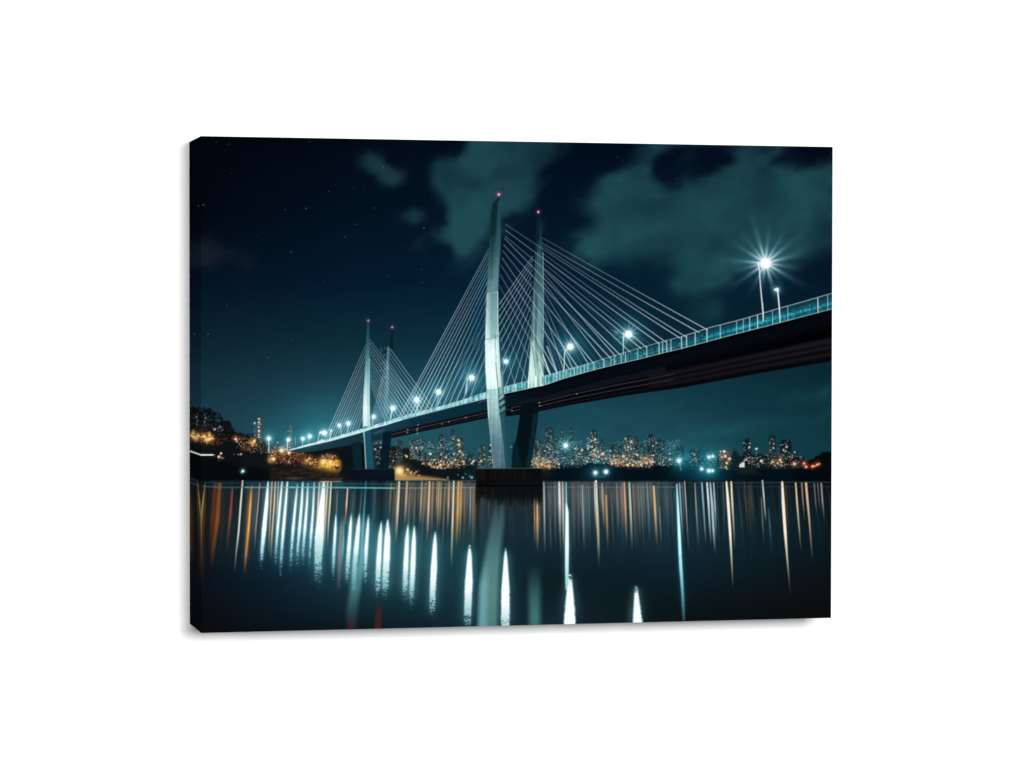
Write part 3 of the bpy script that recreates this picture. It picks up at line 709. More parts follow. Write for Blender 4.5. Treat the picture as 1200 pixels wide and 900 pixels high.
# right of the pier
for (x, y0, L, w, c, a) in ((626.6, 585, 56, 1.5, (226, 164, 96), .9), (629.6, 584, 64, 2.6, (244, 180, 104), 1), (632.4, 586, 46, 1.4, (170, 110, 60), .7),
                            (637.6, 564.5, 88, 1.8, (205, 216, 214), .9), (643.5, 575, 40, 1.6, (120, 84, 66), .5), (645, 606, 46, 1.2, (130, 140, 146), .6),
                            (650, 566, 80, 1.6, (84, 108, 118), .6), (655.6, 564.5, 62, 3.0, (244, 246, 240), 1), (656.3, 600, 54, 1.4, (170, 190, 195), .6),
                            (659.4, 564.5, 84, 1.7, (246, 230, 200), .95), (671.5, 566, 80, 3, (84, 92, 92), .6), (682.6, 568, 82, 1.8, (190, 205, 210), .8),
                            (689.8, 568, 80, 1.3, (100, 150, 150), .7), (687.5, 575, 60, 1.2, (90, 110, 120), .5), (697.0, 564.5, 60, 2.0, (226, 226, 216), .9),
                            (698.9, 563, 102, 2.2, (250, 244, 226), 1), (700.6, 592, 66, 2.2, (226, 190, 120), .7), (705.9, 566, 54, 1.8, (205, 190, 165), .8),
                            (710.4, 580, 66, 2.0, (232, 164, 88), .9), (708, 572, 50, 3, (140, 96, 60), .6), (716, 575, 60, 1, (110, 130, 140), .5),
                            (722.8, 566, 64, 2, (150, 120, 96), .7), (729.0, 566, 62, 1.5, (216, 120, 80), .8), (731.8, 565, 74, 2.0, (246, 196, 120), .95),
                            (737.8, 565, 82, 2.2, (222, 236, 220), .95), (742, 567, 80, 3, (130, 116, 100), .6), (748, 567, 70, 2, (120, 116, 112), .6),
                            (754, 567, 60, 1.6, (130, 126, 124), .6), (758.4, 565, 74, 1.6, (170, 170, 172), .6), (766.4, 569, 72, 2.6, (246, 190, 116), 1),
                            (769.5, 570, 50, 1.3, (120, 130, 120), .5), (773, 593, 48, 1.3, (150, 166, 176), .7), (782, 568, 60, 1.3, (96, 116, 124), .5),
                            (786.5, 568, 70, 1.2, (100, 110, 116), .5)):
    k = (x - 600) / 3600. + .006
    streak([(x, y0, w * .8, a), (x + k * L * .45, y0 + L * .4, w, a * .95), (x + k * L * .8, y0 + L * .75, w, a * .4), (x + k * L, y0 + L, w * .6, 0)], tuple(A(c) * .8 + A((190, 186, 176)) * .17), soft=.7)
# long lamp columns on the right half
streak([(663.6, 565, 1.8, .9), (663.9, 590, 2.2, .95), (664.4, 612, 3.0, 1), (664.4, 660, 3.2, .9), (664.6, 692, 3.4, .7)], (120, 215, 228), (60, 160, 180), soft=.7)
streak([(663.8, 588, .8, 1), (664.8, 600, 3.8, 1), (664.9, 640, 4.6, 1), (664.8, 668, 4.4, .85), (665.4, 690, 4.4, .6)], (244, 255, 255), CY, soft=.6, halo=2.5)
streak([(668.8, 668, 2.4, 1), (668.4, 684, 6, 1), (668.4, 705, 10.5, 1), (668.2, 738, 15.4, 1)], (250, 255, 255), CY, top=(666, 698), soft=1.1, halo=4, jit=3.0)
streak([(746.2, 682, 2, 1), (746.4, 696, 5, 1), (747.2, 715, 9, 1), (747.8, 738, 13.6, 1)], (250, 255, 255), CY, top=(680, 706), soft=1.1, halo=4, jit=3.0)
streak([(739.4, 700, 4, 0), (739.4, 722, 6, .4), (739.4, 734, 6, .3)], (60, 96, 104), soft=2)
streak([(793.4, 567, 1.8, .95), (794.6, 590, 2.8, 1), (796.6, 630, 4, 1), (798.4, 665, 4, .95), (800.4, 692, 3.4, .75), (802.4, 730, 3.4, .3)], (190, 246, 250), (70, 170, 190), soft=.7, halo=2, jit=.8)
streak([(794.8, 590, 1, .8), (796.8, 625, 2, .9), (798, 650, 2, .6)], (236, 255, 255), soft=.6)
for path, c in (([(796.6, 565.5, 1.2, .9), (798.6, 600, 1.6, .8), (801, 634, 1.2, 0)], (180, 210, 216)),
                ([(800.0, 566, 1, .8), (801.8, 600, 1.2, .5), (803, 625, 1, 0)], (110, 160, 170)),
                ([(802.6, 563.6, 1.2, .95), (804.2, 590, 1.5, .8), (806, 620, 1.2, .5), (808, 650, 1, 0)], (216, 196, 196)),
                ([(814.6, 566, 1.1, .8), (816.2, 595, 1.5, .8), (818, 625, 1.2, .4), (819, 642, 1, 0)], (196, 180, 178)),
                ([(822.8, 565, 1.6, .9), (824.6, 590, 2, .75), (826.6, 620, 1.6, .5), (828, 640, 1.2, 0)], (160, 214, 224)),
                ([(828.8, 564.8, 1.8, 1), (830.4, 585, 2.2, 1), (832.2, 615, 2, .6), (834, 640, 1.5, 0)], (214, 240, 244)),
                ([(832.6, 565, 1.4, .9), (834.8, 590, 3, .8), (836.6, 620, 2.4, .8), (838.6, 650, 1.6, 0)], (205, 226, 230)),
                ([(836.6, 565, 1.4, .9), (838.4, 595, 1.8, .8), (840.2, 635, 1.2, 0)], (190, 222, 228)),
                ([(841, 565, 1, .4), (842, 600, 1.4, .3), (844, 640, 1, 0)], (90, 120, 128)),
                ([(847.5, 566, 1.4, .4), (848.8, 600, 2, .35), (850, 640, 2, 0)], (90, 120, 128)),
                ([(851.6, 564, 2, 1), (853.8, 590, 3.4, 1), (856.2, 625, 3, 1), (858.2, 660, 1.8, .6), (859.6, 690, 1.4, 0)], (254, 244, 222)),
                ([(857.2, 564, 2, 1), (858.6, 590, 2.4, .9), (860.4, 620, 1.8, .5), (861.5, 645, 1.4, 0)], (244, 226, 190)),
                ([(872.6, 565, 1.4, .5), (874.6, 590, 1.8, .5), (877.4, 625, 1.5, 0)], (120, 104, 96)),
                ([(877, 567, 2, .4), (879, 595, 3, .5), (881, 630, 2, 0)], (112, 66, 50)),
                ([(880.6, 565, 1, .5), (882.6, 600, 1.8, .3), (884, 625, 1, 0)], (90, 84, 80)),
                ([(893.8, 562.4, 1.4, .95), (895.4, 580, 1.8, .9), (897.2, 602, 1.6, .5), (898, 612, 1, 0)], (220, 232, 228)),
                ([(892.4, 583, 1.2, .6), (894.2, 612, 1.6, .7), (896.6, 640, 1, 0)], (130, 134, 130)),
                ([(900.8, 594, 1, .5), (902.6, 615, 1.6, .7), (905, 648, 1, 0)], (88, 132, 140)),
                ([(917.0, 564, 2.4, 1), (918.4, 590, 3.6, 1), (920.8, 625, 3.4, 1), (923.2, 655, 2, .7), (926, 685, 1.5, .15), (927, 700, 1, 0)], (255, 240, 216)),
                ([(921.4, 568, 2, .6), (923, 600, 2.4, .5), (925, 640, 2, 0)], (120, 66, 34)),
                ([(932.8, 565, 1.6, .95), (934.6, 590, 1.9, .95), (937, 618, 1.6, .7), (939.6, 648, 1, 0)], (240, 218, 176)),
                ([(939.8, 565, 1.6, .85), (941.6, 590, 1.6, .7), (944, 612, 1, 0)], (190, 156, 136)),
                ([(944.8, 565, 2.6, .95), (946.6, 585, 2.6, .9), (949, 610, 2, .8), (951.4, 640, 1.4, .4), (953, 658, 1, 0)], (244, 198, 160)),
                ([(954.6, 566, 1.2, .8), (956.4, 590, 1.4, .5), (957.6, 602, 1, 0)], (170, 160, 150)),
                ([(958.6, 566, 1.2, .8), (960.4, 588, 1.3, .5), (961.6, 600, 1, 0)], (150, 140, 140)),
                ([(962.8, 566, 1.8, .85), (964.4, 588, 1.8, .8), (966.6, 610, 1, 0)], (196, 170, 150))):
    streak(path, c, soft=.55)
# mirrored pylons and their red lamps
streak([(587, 584, 15, .0), (584.5, 604, 15, .40), (580.5, 630, 16, .62), (576.4, 660, 19, .85), (573.4, 695, 22, .92), (571.6, 745, 23, .8)], (92, 138, 137), soft=3.2)
streak([(569.5, 655, 5, .0), (567.2, 685, 9, .7), (565.6, 745, 10, .55)], (112, 176, 182), soft=3)
streak([(626.8, 660, 14, 0), (626.8, 695, 14, .55), (627.2, 722, 13, .85), (627.2, 738, 13, .7)], (72, 130, 122), soft=3.6)
streak([(444.4, 702, 6, 0), (443.6, 722, 7, .75), (442.8, 744, 7.5, .8)], (92, 30, 34), soft=1.4, dis=(690, 850))
streak([(412.4, 718, 5, 0), (411.8, 732, 6, .6), (411.4, 746, 6, .6)], (88, 28, 32), soft=1.4)
# bright lines lying along the far water's edge
line([(238, 570.2), (262, 571.4), (290, 571.3)], 1.8, (70, 116, 124), .55)
line([(288, 571.3), (318, 571.4), (345, 571.2)], 1.8, (110, 184, 192), .58)
line([(340, 571.2), (395, 571.4), (440, 571.9), (462, 572.1)], 2.0, (104, 196, 202), .72)
line([(460, 572.1), (490, 572.0), (557, 571.4)], 1.2, (150, 160, 160), .55)
line([(640, 570.6), (700, 570.9), (800, 570.5)], 1.3, (130, 140, 146), .4)
line([(800, 570.4), (975, 570.2)], 1.1, (110, 110, 108), .26)
line([(240, 565.8), (300, 566.6)], 1, (60, 84, 90), .5)
line([(330, 566.9), (395, 567.2), (560, 567.4)], 1.1, (70, 150, 156), .4)
line([(638, 566.2), (800, 566.0), (975, 565.0)], 1.0, (90, 104, 112), .42)
line([(376, 564.4), (400, 564.4)], 1.2, (215, 180, 140), .6)
line([(520, 563.2), (558, 563.2)], 1.2, (120, 116, 104), .4)


# --------------------------------------------------------------------- bridge
TX = [340, 345, 363, 386, 410, 425, 433, 453, 470, 500, 520, 540, 568, 590, 620, 640, 660, 690, 720, 750, 780, 800, 830, 860, 880, 910, 940, 980]
TY = [526.6, 525.2, 520.0, 514.0, 506.5, 502.2, 500.0, 493.6, 488.2, 480, 475, 469, 460, 453.6, 446, 440, 434, 426, 416.6, 407.6, 399.2, 394, 384.2, 376.6, 371, 362, 353.7, 342]
BX = [340, 345, 363, 386, 410, 425, 433, 453, 470, 500, 520, 540, 568, 590, 620, 640, 660, 690, 720, 750, 780, 800, 830, 860, 880, 910, 940, 980]
BY = [527.4, 526.4, 522.0, 517.0, 510.4, 506.2, 503.2, 497.4, 492.2, 484.4, 479.4, 474.2, 467.4, 461.4, 455, 450.6, 443.6, 435, 427.2, 420.4, 412.6, 408, 399.8, 391.8, 386.7, 379, 371, 360.4]
UX = [340, 350, 375, 400, 425, 460, 500, 540, 570, 600, 630, 670, 690, 730, 800, 880, 980]
UY = [529, 531, 528, 523.5, 519.5, 513.5, 504.6, 496.6, 490, 487.2, 482.4, 474.2, 471, 464, 454, 439, 422]


def top_y(x): return float(np.interp(x, TX, TY))
def bot_y(x): return float(np.interp(x, BX, BY))
def und_y(x): return float(np.interp(x, UX, UY))


# slender cables -----------------------------------------------------------
def to_deck(xa, ya, xb, yb):
    """carry a line from its pylon end to the deck rail"""
    for k in range(1, 400):
        t = k / 200.
        x = xa + (xb - xa) * t; y = ya + (yb - ya) * t
        if y >= top_y(x):
            return (x, y + 1.2)
    return (xb, yb)


LAV = (188, 198, 213); CAB = (214, 228, 234)


def cable(a, b, w=.78, col=LAV, al=.8, col2=None, reach=True):
    e = to_deck(*a, *b) if reach else b
    n = 14
    pts = [(a[0] + (e[0] - a[0]) * k / n, a[1] + (e[1] - a[1]) * k / n + .9 * math.sin(math.pi * k / n) * .6) for k in range(n + 1)]
    line(pts, w, col, al * rng.uniform(.42, .7), a_end=al * rng.uniform(.85, 1.1))
    if col2:
        line(pts[n // 2:], w, col2, 0., a_end=al * .85)


# deck body -----------------------------------------------------------------
xs = np.linspace(340, 980, 160)
body = [(x, bot_y(x) - .4) for x in xs] + [(x, und_y(x)) for x in xs[::-1]]


def deckcol(x, y):
    t = np.clip((x - 340) / 640, 0, 1)[..., None]
    c1 = A((26, 58, 70)); c2 = A((10, 38, 52)); c3 = A((3, 8, 15)); c4 = A((2, 2, 5))
    k = t * 3
    c = np.where(k < 1.0, c1 + (c2 - c1) * np.clip(k, 0, 1), np.where(k < 1.45, c2 + (c3 - c2) * np.clip((k - 1) / .45, 0, 1),
                                                                   c3 + (c4 - c3) * np.clip((k - 1.45) / 1.2, 0, 1)))
    return c


poly(body, deckcol)


def deck_line(f0, f1, xa, xb, w, col, a, n=40, curve=1.0):
    pts = []
    for k in range(n + 1):
        x = xa + (xb - xa) * k / n
        f = f0 + (f1 - f0) * k / n
        pts.append((x, bot_y(x) + (und_y(x) - bot_y(x)) * f))
    line(pts, w, col, a)


def deck_band(fa0, fa1, fb0, fb1, xa, xb, col, a, soft=0, n=40):
    up = []; dn = []
    for k in range(n + 1):
        x = xa + (xb - xa) * k / n; h = und_y(x) - bot_y(x); t = k / n
        up.append((x, bot_y(x) + h * (fa0 + (fa1 - fa0) * t))); dn.append((x, bot_y(x) + h * (fb0 + (fb1 - fb0) * t)))
    poly(up + dn[::-1], col, a, soft)


# underside: dark grooves and thin light-catching ledges
deck_band(.60, .52, 1.0, 1.0, 455, 975, (6, 7, 11), .85)
deck_band(.0, .0, .6, .6, 470, 592, (11, 46, 60), .55, 1.2)
deck_band(.0, .0, .5, .5, 430, 480, (20, 62, 76), .5, 1.2)
deck_line(.60, .56, 455, 600, 1.0, (30, 34, 42), .8)
deck_line(.76, .72, 455, 600, .9, (92, 80, 80), .75)
deck_line(.90, .86, 455, 575, .7, (60, 52, 54), .6)
deck_band(.47, .36, .60, .52, 600, 780, (26, 28, 40), .55, .6)
deck_line(.66, .62, 600, 790, .9, (74, 68, 78), .8)
deck_line(.80, .76, 600, 790, 1.1, (64, 58, 70), .75)
deck_line(.92, .90, 600, 760, .7, (38, 36, 46), .7)
deck_band(.55, .56, .62, .66, 760, 976, (33, 28, 32), .8, 1.2)
deck_band(.70, .70, .76, .76, 760, 976, (36, 31, 34), .8, .8)
deck_band(.82, .83, .88, .90, 760, 976, (33, 27, 30), .8, .8)
deck_band(.1, .06, .42, .3, 600, 976, (9, 15, 24), .55, 2)
deck_line(.58, .5, 640, 830, .6, (44, 40, 50), .5)
for x, f in ((526, .77), (518, .8), (546, .73), (676, .66), (632, .66), (612, .78), (600, .80), (489, .78), (490, .55)):
    disc(x, bot_y(x) + (und_y(x) - bot_y(x)) * f, .9, (190, 170, 165), .8, .6, ry=.6)
for x, y in ((477.8, 503.5), (489, 504.6), (489.2, 508), (477.5, 506.8)):
    disc(x, y, .9, (205, 190, 170), .7, .6, ry=.7)
# pale ledge where the far cross-beam meets the deck
poly([(437, 507.5), (450, 503.2), (451, 505), (438, 509.2)], (60, 110, 124), .6, .5)
disc(633, 475.6, 2.2, (120, 116, 120), .6, .6, ry=.9); disc(628.5, 486.6, 2.4, (120, 150, 155), .75, .6, ry=.8)

# far pair of pylons ------------------------------------------------------------
for k in range(8):                                   # far leg, left fan
    cable((455.5, 410 + 6.2 * k), (433.4 + 1.9 * k, 500 - .6 * k), .6, (170, 186, 198), .75)
for k in range(12):                                  # far leg, right fan
    cable((456.6, 408 + 5.6 * k), (509 - 4.2 * k, 478 + 1.2 * k), .8, (160, 188, 198), .88 - .01 * k)
poly([(459, 384), (460.4, 384), (460.8, 410), (457, 409)], (8, 26, 36), .9)
poly([(454.6, 406), (457, 408), (456.4, 450), (455.4, 498), (449, 500), (451.5, 440), (453.8, 412)], lambda x, y: A((70, 104, 112)) * (1 - np.clip((y - 405) / 90, 0, 1)[..., None]) + A((96, 150, 156)) * np.clip((y - 405) / 90, 0, 1)[..., None], .62)
line([(454.6, 406), (454.2, 440), (454.4, 462)], .7, (170, 190, 195), .7)
r_ = np.random.default_rng(96)
for _ in range(70):
    y = r_.uniform(408, 470); x = r_.uniform(446, 456) - (y - 408) * .03
    disc(x, y, .5, (170, 180, 192), r_.uniform(.2, .6), .4, ry=.8)
for k in range(13):                                  # near leg, left fan
    cable((428.6 - .1 * k, 404.5 + 6.0 * k), (382.5 + 3.3 * k, 508.5 - 1.2 * k), .62, (204, 204, 216), .95 if k % 2 == 0 else .8)
for k in range(12):                                  # near leg, right fan
    cable((433, 397.5 + 4.6 * k), (498 - 4.1 * k, 482 + 1.2 * k), .8, (160, 190, 200), .85)
poly([(430.2, 378), (432.6, 378), (433.2, 420), (433.2, 470), (434.0, 500), (434.5, 512), (425.5, 512), (425.3, 490), (425.8, 468), (427.4, 440),
      (428.8, 405)],
     lambda x, y: np.stack([np.interp(y, [378, 400, 420, 440, 460, 480, 500, 512], v) for v in
                            ((26, 40, 70, 130, 190, 226, 180, 50), (60, 84, 128, 186, 224, 244, 220, 120), (70, 92, 132, 188, 220, 240, 226, 138))], -1))
line([(433.0, 420), (432.9, 470), (433.4, 500)], .7, (150, 205, 205), .9)
line([(431.6, 430), (431.2, 470), (431.4, 500)], .6, (60, 116, 124), .55)
poly([(426.5, 474), (430, 474), (430, 500), (426.5, 500)], (245, 252, 250), .5, .8)
# legs below the deck
poly([(411.5, 520), (423, 517), (424.4, 549.5), (415.6, 549.5)], (7, 36, 47), .95)
poly([(449.4, 506), (459.4, 505), (457, 530), (455.6, 549.8), (444.6, 549.8), (447, 530)], (6, 26, 38), 1)
poly([(426.2, 500), (434.4, 500), (435.4, 520), (437.6, 540), (438.6, 550), (429, 550), (427.6, 525)], (24, 78, 94), 1)
poly([(434.6, 511), (436.0, 520), (438.6, 550), (441.8, 550), (438, 522)], (12, 46, 58), .9)
line([(426.4, 502), (427.6, 525), (429.0, 549.6)], 1.2, (170, 210, 214), .85)
poly([(412.8, 549.8), (462.4, 549.8), (462.8, 563.6), (413.2, 563.6)], (9, 17, 27), 1)
poly([(426, 551), (462, 550), (462, 556), (426, 556)], (10, 30, 42), .35, 2)
line([(413, 549.8), (462, 549.8)], .7, (24, 54, 66), .7)

# lit parapet -------------------------------------------------------------------
rail = [(x, top_y(x)) for x in xs] + [(x, bot_y(x)) for x in xs[::-1]]


def railcol(x, y):
    v = [np.interp(x, [340, 380, 430, 470, 520, 560, 600, 640, 690, 740, 790, 840, 900, 940, 980], c) for c in
         ((150, 150, 150, 140, 128, 130, 110, 80, 50, 34, 20, 14, 16, 18, 16),
          (210, 205, 208, 205, 196, 200, 190, 160, 120, 100, 84, 92, 104, 96, 74),
          (216, 212, 214, 210, 202, 204, 192, 164, 130, 112, 98, 108, 120, 114, 92))]
    n = .72 + .56 * vnoise(x / 2.3, y / 3.0, 401)
    return np.stack(v, -1) * n[..., None]


poly(rail, railcol, .96)


def rail_line(f, xa, xb, w, col, a, da=None):
    pts = [(x, top_y(x) + (bot_y(x) - top_y(x)) * f) for x in np.linspace(xa, xb, 60)]
    line(pts, w, col, a, a_end=da)


# the view through the glazed rail on the right: sky above, glowing traffic below
up = [(x, top_y(x)) for x in np.linspace(700, 980, 60)]
dn = [(x, top_y(x) + (bot_y(x) - top_y(x)) * np.interp(x, [700, 800, 980], [.2, .42, .36])) for x in np.linspace(700, 980, 60)]
poly(up + dn[::-1], (9, 44, 58), .75, .5)
rail_line(.66, 830, 978, 2.0, (70, 205, 214), .45)
rail_line(.56, 850, 978, 1.4, (40, 160, 172), .35)
rail_line(.72, 640, 840, 1.6, (70, 160, 168), .35)
r_ = np.random.default_rng(97)
for _ in range(190):
    x = r_.uniform(640, 978); f = r_.uniform(.38, .9)
    disc(x, top_y(x) + (bot_y(x) - top_y(x)) * f, r_.uniform(.5, 1.3), ((90, 205, 212), (20, 110, 126), (8, 60, 76), (120, 225, 230))[r_.integers(4)],
         r_.uniform(.2, .65), .5, ry=r_.uniform(.4, 1.0))
x = 344.
while x < 978:
    s_ = np.interp(x, [344, 470, 568, 640, 720, 800, 900, 978], [2.0, 2.2, 2.8, 3.6, 4.6, 6.0, 8.6, 10.5])
    h = bot_y(x) - top_y(x)
    br = r_.random()
    c = A((215, 240, 242)) if br < .62 else A((14, 54, 66))
    w = np.interp(x, [344, 600, 800, 978], [.7, 1.0, 1.15, 1.25])
    al = np.interp(x, [344, 500, 600, 978], [.25, .5, .75, .8]) * r_.uniform(.6, 1.1)
    line([(x, top_y(x) + h * (.04 if br < .8 else .2)), (x + .2, bot_y(x))], w, c, min(1, al))
    if x > 880 and br < .62:
        line([(x - 1.1, top_y(x) + h * .1), (x - .9, bot_y(x))], .9, (6, 26, 36), .7)
    x += s_ * r_.uniform(.72, 1.2)
rail_line(0, 560, 800, .9, (150, 186, 192), .7)
rail_line(0, 800, 979, 1.0, (158, 164, 172), .95)
rail_line(.3, 640, 979, .7, (90, 130, 140), .35)
rail_line(1.0, 440, 980, .9, (176, 206, 210), .8)
rail_line(.95, 340, 470, 1.3, (232, 252, 252), .8)
rail_line(.5, 350, 440, 1.6, (215, 240, 242), .6)
rail_line(.55, 470, 580, 1.6, (190, 232, 234), .4)
line([(x_, bot_y(x_) + 2.0) for x_ in np.linspace(560, 980, 60)], 2.2, (1, 3, 7), .85)
line([(560, bot_y(560) + 2.6), (570, bot_y(570) + 2.4)], 1, (120, 130, 140), .6)

# cables of the near span: the far plane first -------------------------------------
A2 = [300.5, 305, 310, 316, 322.5, 330, 338, 347, 357, 368, 380, 393]
D2 = [498, 509, 520, 531, 542, 552, 562, 572, 582, 592, 602, 611]
for k in range(12):
    x0 = 624 - .15 * k
    xd = D2[k]
    pts_end = (xd, top_y(xd) + 1)
    line([(x0, A2[k]), (584.5, A2[k] + (pts_end[1] - A2[k]) * (584.5 - x0) / (xd - x0))] if xd < 584 else [(x0, A2[k]), pts_end],
         .8, LAV, .5, a_end=.78)
    if xd < 568:
        xm = 568.5; ym = A2[k] + (pts_end[1] - A2[k]) * (xm - x0) / (xd - x0)
        line([(xm, ym), pts_end], .7, (150, 178, 190), .42, a_end=.55)
for (xa, ya, xb, yb, k) in ((632, 277, 832, 387, .8), (631.5, 283, 822, 390, .84), (633, 287, 803, 393, .72), (633, 295, 778, 398, .8),
                            (634, 306, 758, 406, .86), (634, 313, 738, 411, .8), (635, 318.5, 722, 417, .86), (636, 330, 707, 421, .86),
                            (637, 341, 690, 426, .8), (637, 353, 671, 431, .78), (638, 365, 661, 433, .8), (638, 385, 653, 436, .7)):
    cable((xa, ya), (xb, yb), .76, LAV, k, CAB)
# thinner stays of the far plane showing between them
for (xa, ya, xb, yb) in ((636, 324, 714, 419), (637, 336, 700, 423), (637, 347, 683, 428), (638, 359, 672, 431), (638, 375, 657, 435), (634, 300, 764, 404), (634, 310, 745, 409)):
    cable((xa, ya), (xb, yb), .5, (150, 168, 184), .5)
# right (far) leg
LEG = [(628.0, 251), (633.2, 250.6), (634.6, 275), (636, 300), (636.8, 340), (637, 400), (637.5, 452), (617.6, 455), (619.4, 440), (620.8, 420), (622.4, 385),
       (624.6, 345), (626.6, 310), (627.8, 280)]
legc = lambda x, y: np.stack([np.interp(y, [250, 275, 300, 330, 360, 390, 410, 425, 440, 455], v) for v in
                              ((10, 20, 46, 68, 80, 106, 140, 182, 205, 190), (26, 46, 78, 103, 115, 147, 182, 221, 238, 224), (35, 55, 87, 110, 122, 149, 178, 213, 230, 216))], -1) \
    * (.70 + .58 * vnoise(x / 1.5, y / 30, 402))[..., None]
poly(LEG, legc, .94)
poly([(629.8, 252), (631.6, 252), (631.4, 282), (628, 300), (627.8, 275)], (8, 26, 34), .7, .6)
poly([(633.5, 262), (638, 255), (637, 275), (635, 275)], (24, 60, 68), .4, .8)
line([(636, 296), (636.6, 340), (636.9, 395)], .8, (150, 205, 196), .8)
poly([(634, 400), (637, 396), (637.5, 450), (634.6, 451)], (60, 120, 120), .55, .6)
poly([(619.6, 436), (623, 400), (626.4, 400), (626.4, 446), (619, 450)], (232, 252, 238), .45, 1.2)
for (xa, ya, xb, yb) in ((628, 372, 637, 390), (626, 392, 636, 420), (624, 406, 628, 440), (627, 330, 637, 345), (630, 420, 634, 436), (627, 352, 637, 372)):
    line([(xa, ya), (xb, yb)], .8, (24, 62, 66), .6)
# near plane, right fan
for (xa, ya, xb, yb, k) in ((592, 263, 796, 394.5, .86), (592, 270, 769, 399, .86), (592, 277, 752, 408, .9), (591, 279.5, 728, 416, .9),
                            (590, 287, 716, 419, .86), (589, 294, 695, 424, .88), (588, 302, 677, 429, .9), (587, 311, 667, 431, .86), (586, 322, 653, 436, .86),
                            (585, 335, 645, 438, .8), (585, 350, 632, 441, .6), (584.6, 368, 618, 446, .5), (584.6, 390, 604, 450, .4)):
    cable((xa, ya), (xb, yb), .82, LAV, k * (.9 if xb > 640 else .8), CAB)
line([(636, 416), (644.6, 438)], 1.5, (226, 234, 236), .9); line([(641, 406), (652.6, 436)], 1.3, (205, 205, 214), .8)
line([(631.5, 424), (636.4, 441)], 1.2, (235, 250, 245), .9)
# near plane, left fan
AL = [290, 295, 301.5, 307.5, 314.5, 321, 329, 337.5, 347.5, 358.5, 370.5, 384.5, 399.5, 416]
SL = [1.863, 1.875, 1.90, 1.93, 1.96, 2.0, 2.05, 2.11, 2.18, 2.26, 2.35, 2.45, 2.56, 2.7]
for k in range(14):
    x0 = 573.6 - .36 * k
    cable((x0, AL[k]), (x0 - 130, AL[k] + 130 * SL[k]), .82, (186, 198, 214), .88 if k < 9 else .7, (176, 222, 230) if k > 2 else None)
for k in range(6):
    x0 = 572.6 - .4 * k
    line([(x0, AL[k + 1] + 2.4), (x0 - 16, AL[k + 1] + 2.4 + 16 * SL[k])], .6, (70, 170, 196), .5, a_end=0)
poly([(560, 330), (571, 300), (569, 390), (548, 420)], (14, 104, 134), .25, 6)

# near leg -----------------------------------------------------------------------
NL = [(583.6, 231), (586.2, 230), (586.8, 255), (586.6, 285), (584.6, 320), (583.4, 345), (583.8, 380), (584.8, 410), (586.6, 440), (588.6, 462), (591, 490),
      (593.6, 520), (597, 549), (578.6, 549), (575.8, 520), (572.6, 490), (570.6, 462), (568.8, 430), (568.6, 400), (569.4, 370), (570.2, 345), (572, 310), (573.8, 280),
      (575.4, 255), (576.4, 239.6)]
sideF = [(583, 400), (586.8, 400), (589.6, 440), (591.6, 470), (594, 498), (598, 530), (600.2, 549), (590, 549), (586, 490)]
poly(sideF, (28, 66, 76), 1)
poly(NL, lambda x, y: np.stack([np.interp(y, [230, 260, 285, 310, 340, 360, 385, 410, 435, 455, 458, 480, 500, 520, 549], v) for v in
                                ((16, 18, 48, 78, 96, 128, 172, 208, 222, 214, 172, 150, 118, 86, 74),
                                 (44, 50, 84, 113, 134, 166, 207, 238, 248, 242, 210, 188, 154, 119, 105),
                                 (56, 58, 92, 120, 140, 170, 208, 236, 244, 240, 210, 190, 162, 130, 120))], -1)
     * (.84 + .22 * vnoise(x / 1.3, y / 60, 403) + .1 * vnoise(x / 3, y / 3, 404))[..., None])
# lit outer strip, dark upper face
poly([(576.6, 239.8), (583.6, 232), (582.6, 260), (580.4, 276), (574.4, 276), (575.4, 258)], (8, 36, 42), .7, .6)
for yk in (268, 282, 296, 312, 328):
    poly([(576.4, 244), (582, 244), (581, 270), (580 - (yk - 270) * .04, yk), (573.4 - (yk - 280) * .05, yk), (575.2, 262)], (12, 40, 46), .3, 2.2)
poly([(583.4, 238), (586.4, 232), (586.8, 262), (586.2, 300), (580, 300), (581.4, 268)], (46, 90, 92), .55, .7)
poly([(569.6, 345), (573, 343), (572.4, 400), (572.6, 452), (570.4, 452), (568.7, 430), (568.7, 400)], (235, 252, 250), .45, .8)
poly([(573, 400), (580, 402), (582, 452), (572, 452)], (246, 255, 252), .5, 1.6)
poly([(574.4, 345), (582.2, 345), (582.6, 398), (574.6, 396)], (96, 150, 148), .55, 1)
line([(583.0, 342), (583.3, 375), (584.2, 400), (586, 430)], .9, (210, 240, 236), .85)
line([(580.2, 392), (581.6, 425), (583.4, 455)], .8, (70, 120, 122), .6)
line([(574.4, 344), (574.8, 390)], .6, (170, 210, 206), .5)
line([(570, 344), (583.3, 342)], .7, (150, 196, 190), .8); line([(570.2, 343), (583.3, 341)], .6, (44, 84, 84), .5)
line([(568.8, 398), (577, 396.6), (584, 393.4)], .7, (84, 128, 126), .7)
line([(571, 457.4), (583, 456.4)], .7, (110, 160, 158), .8)
line([(569.6, 426), (580, 424)], .5, (150, 196, 192), .5)
line([(572.8, 491.6), (586, 491.2)], .6, (96, 140, 140), .5)
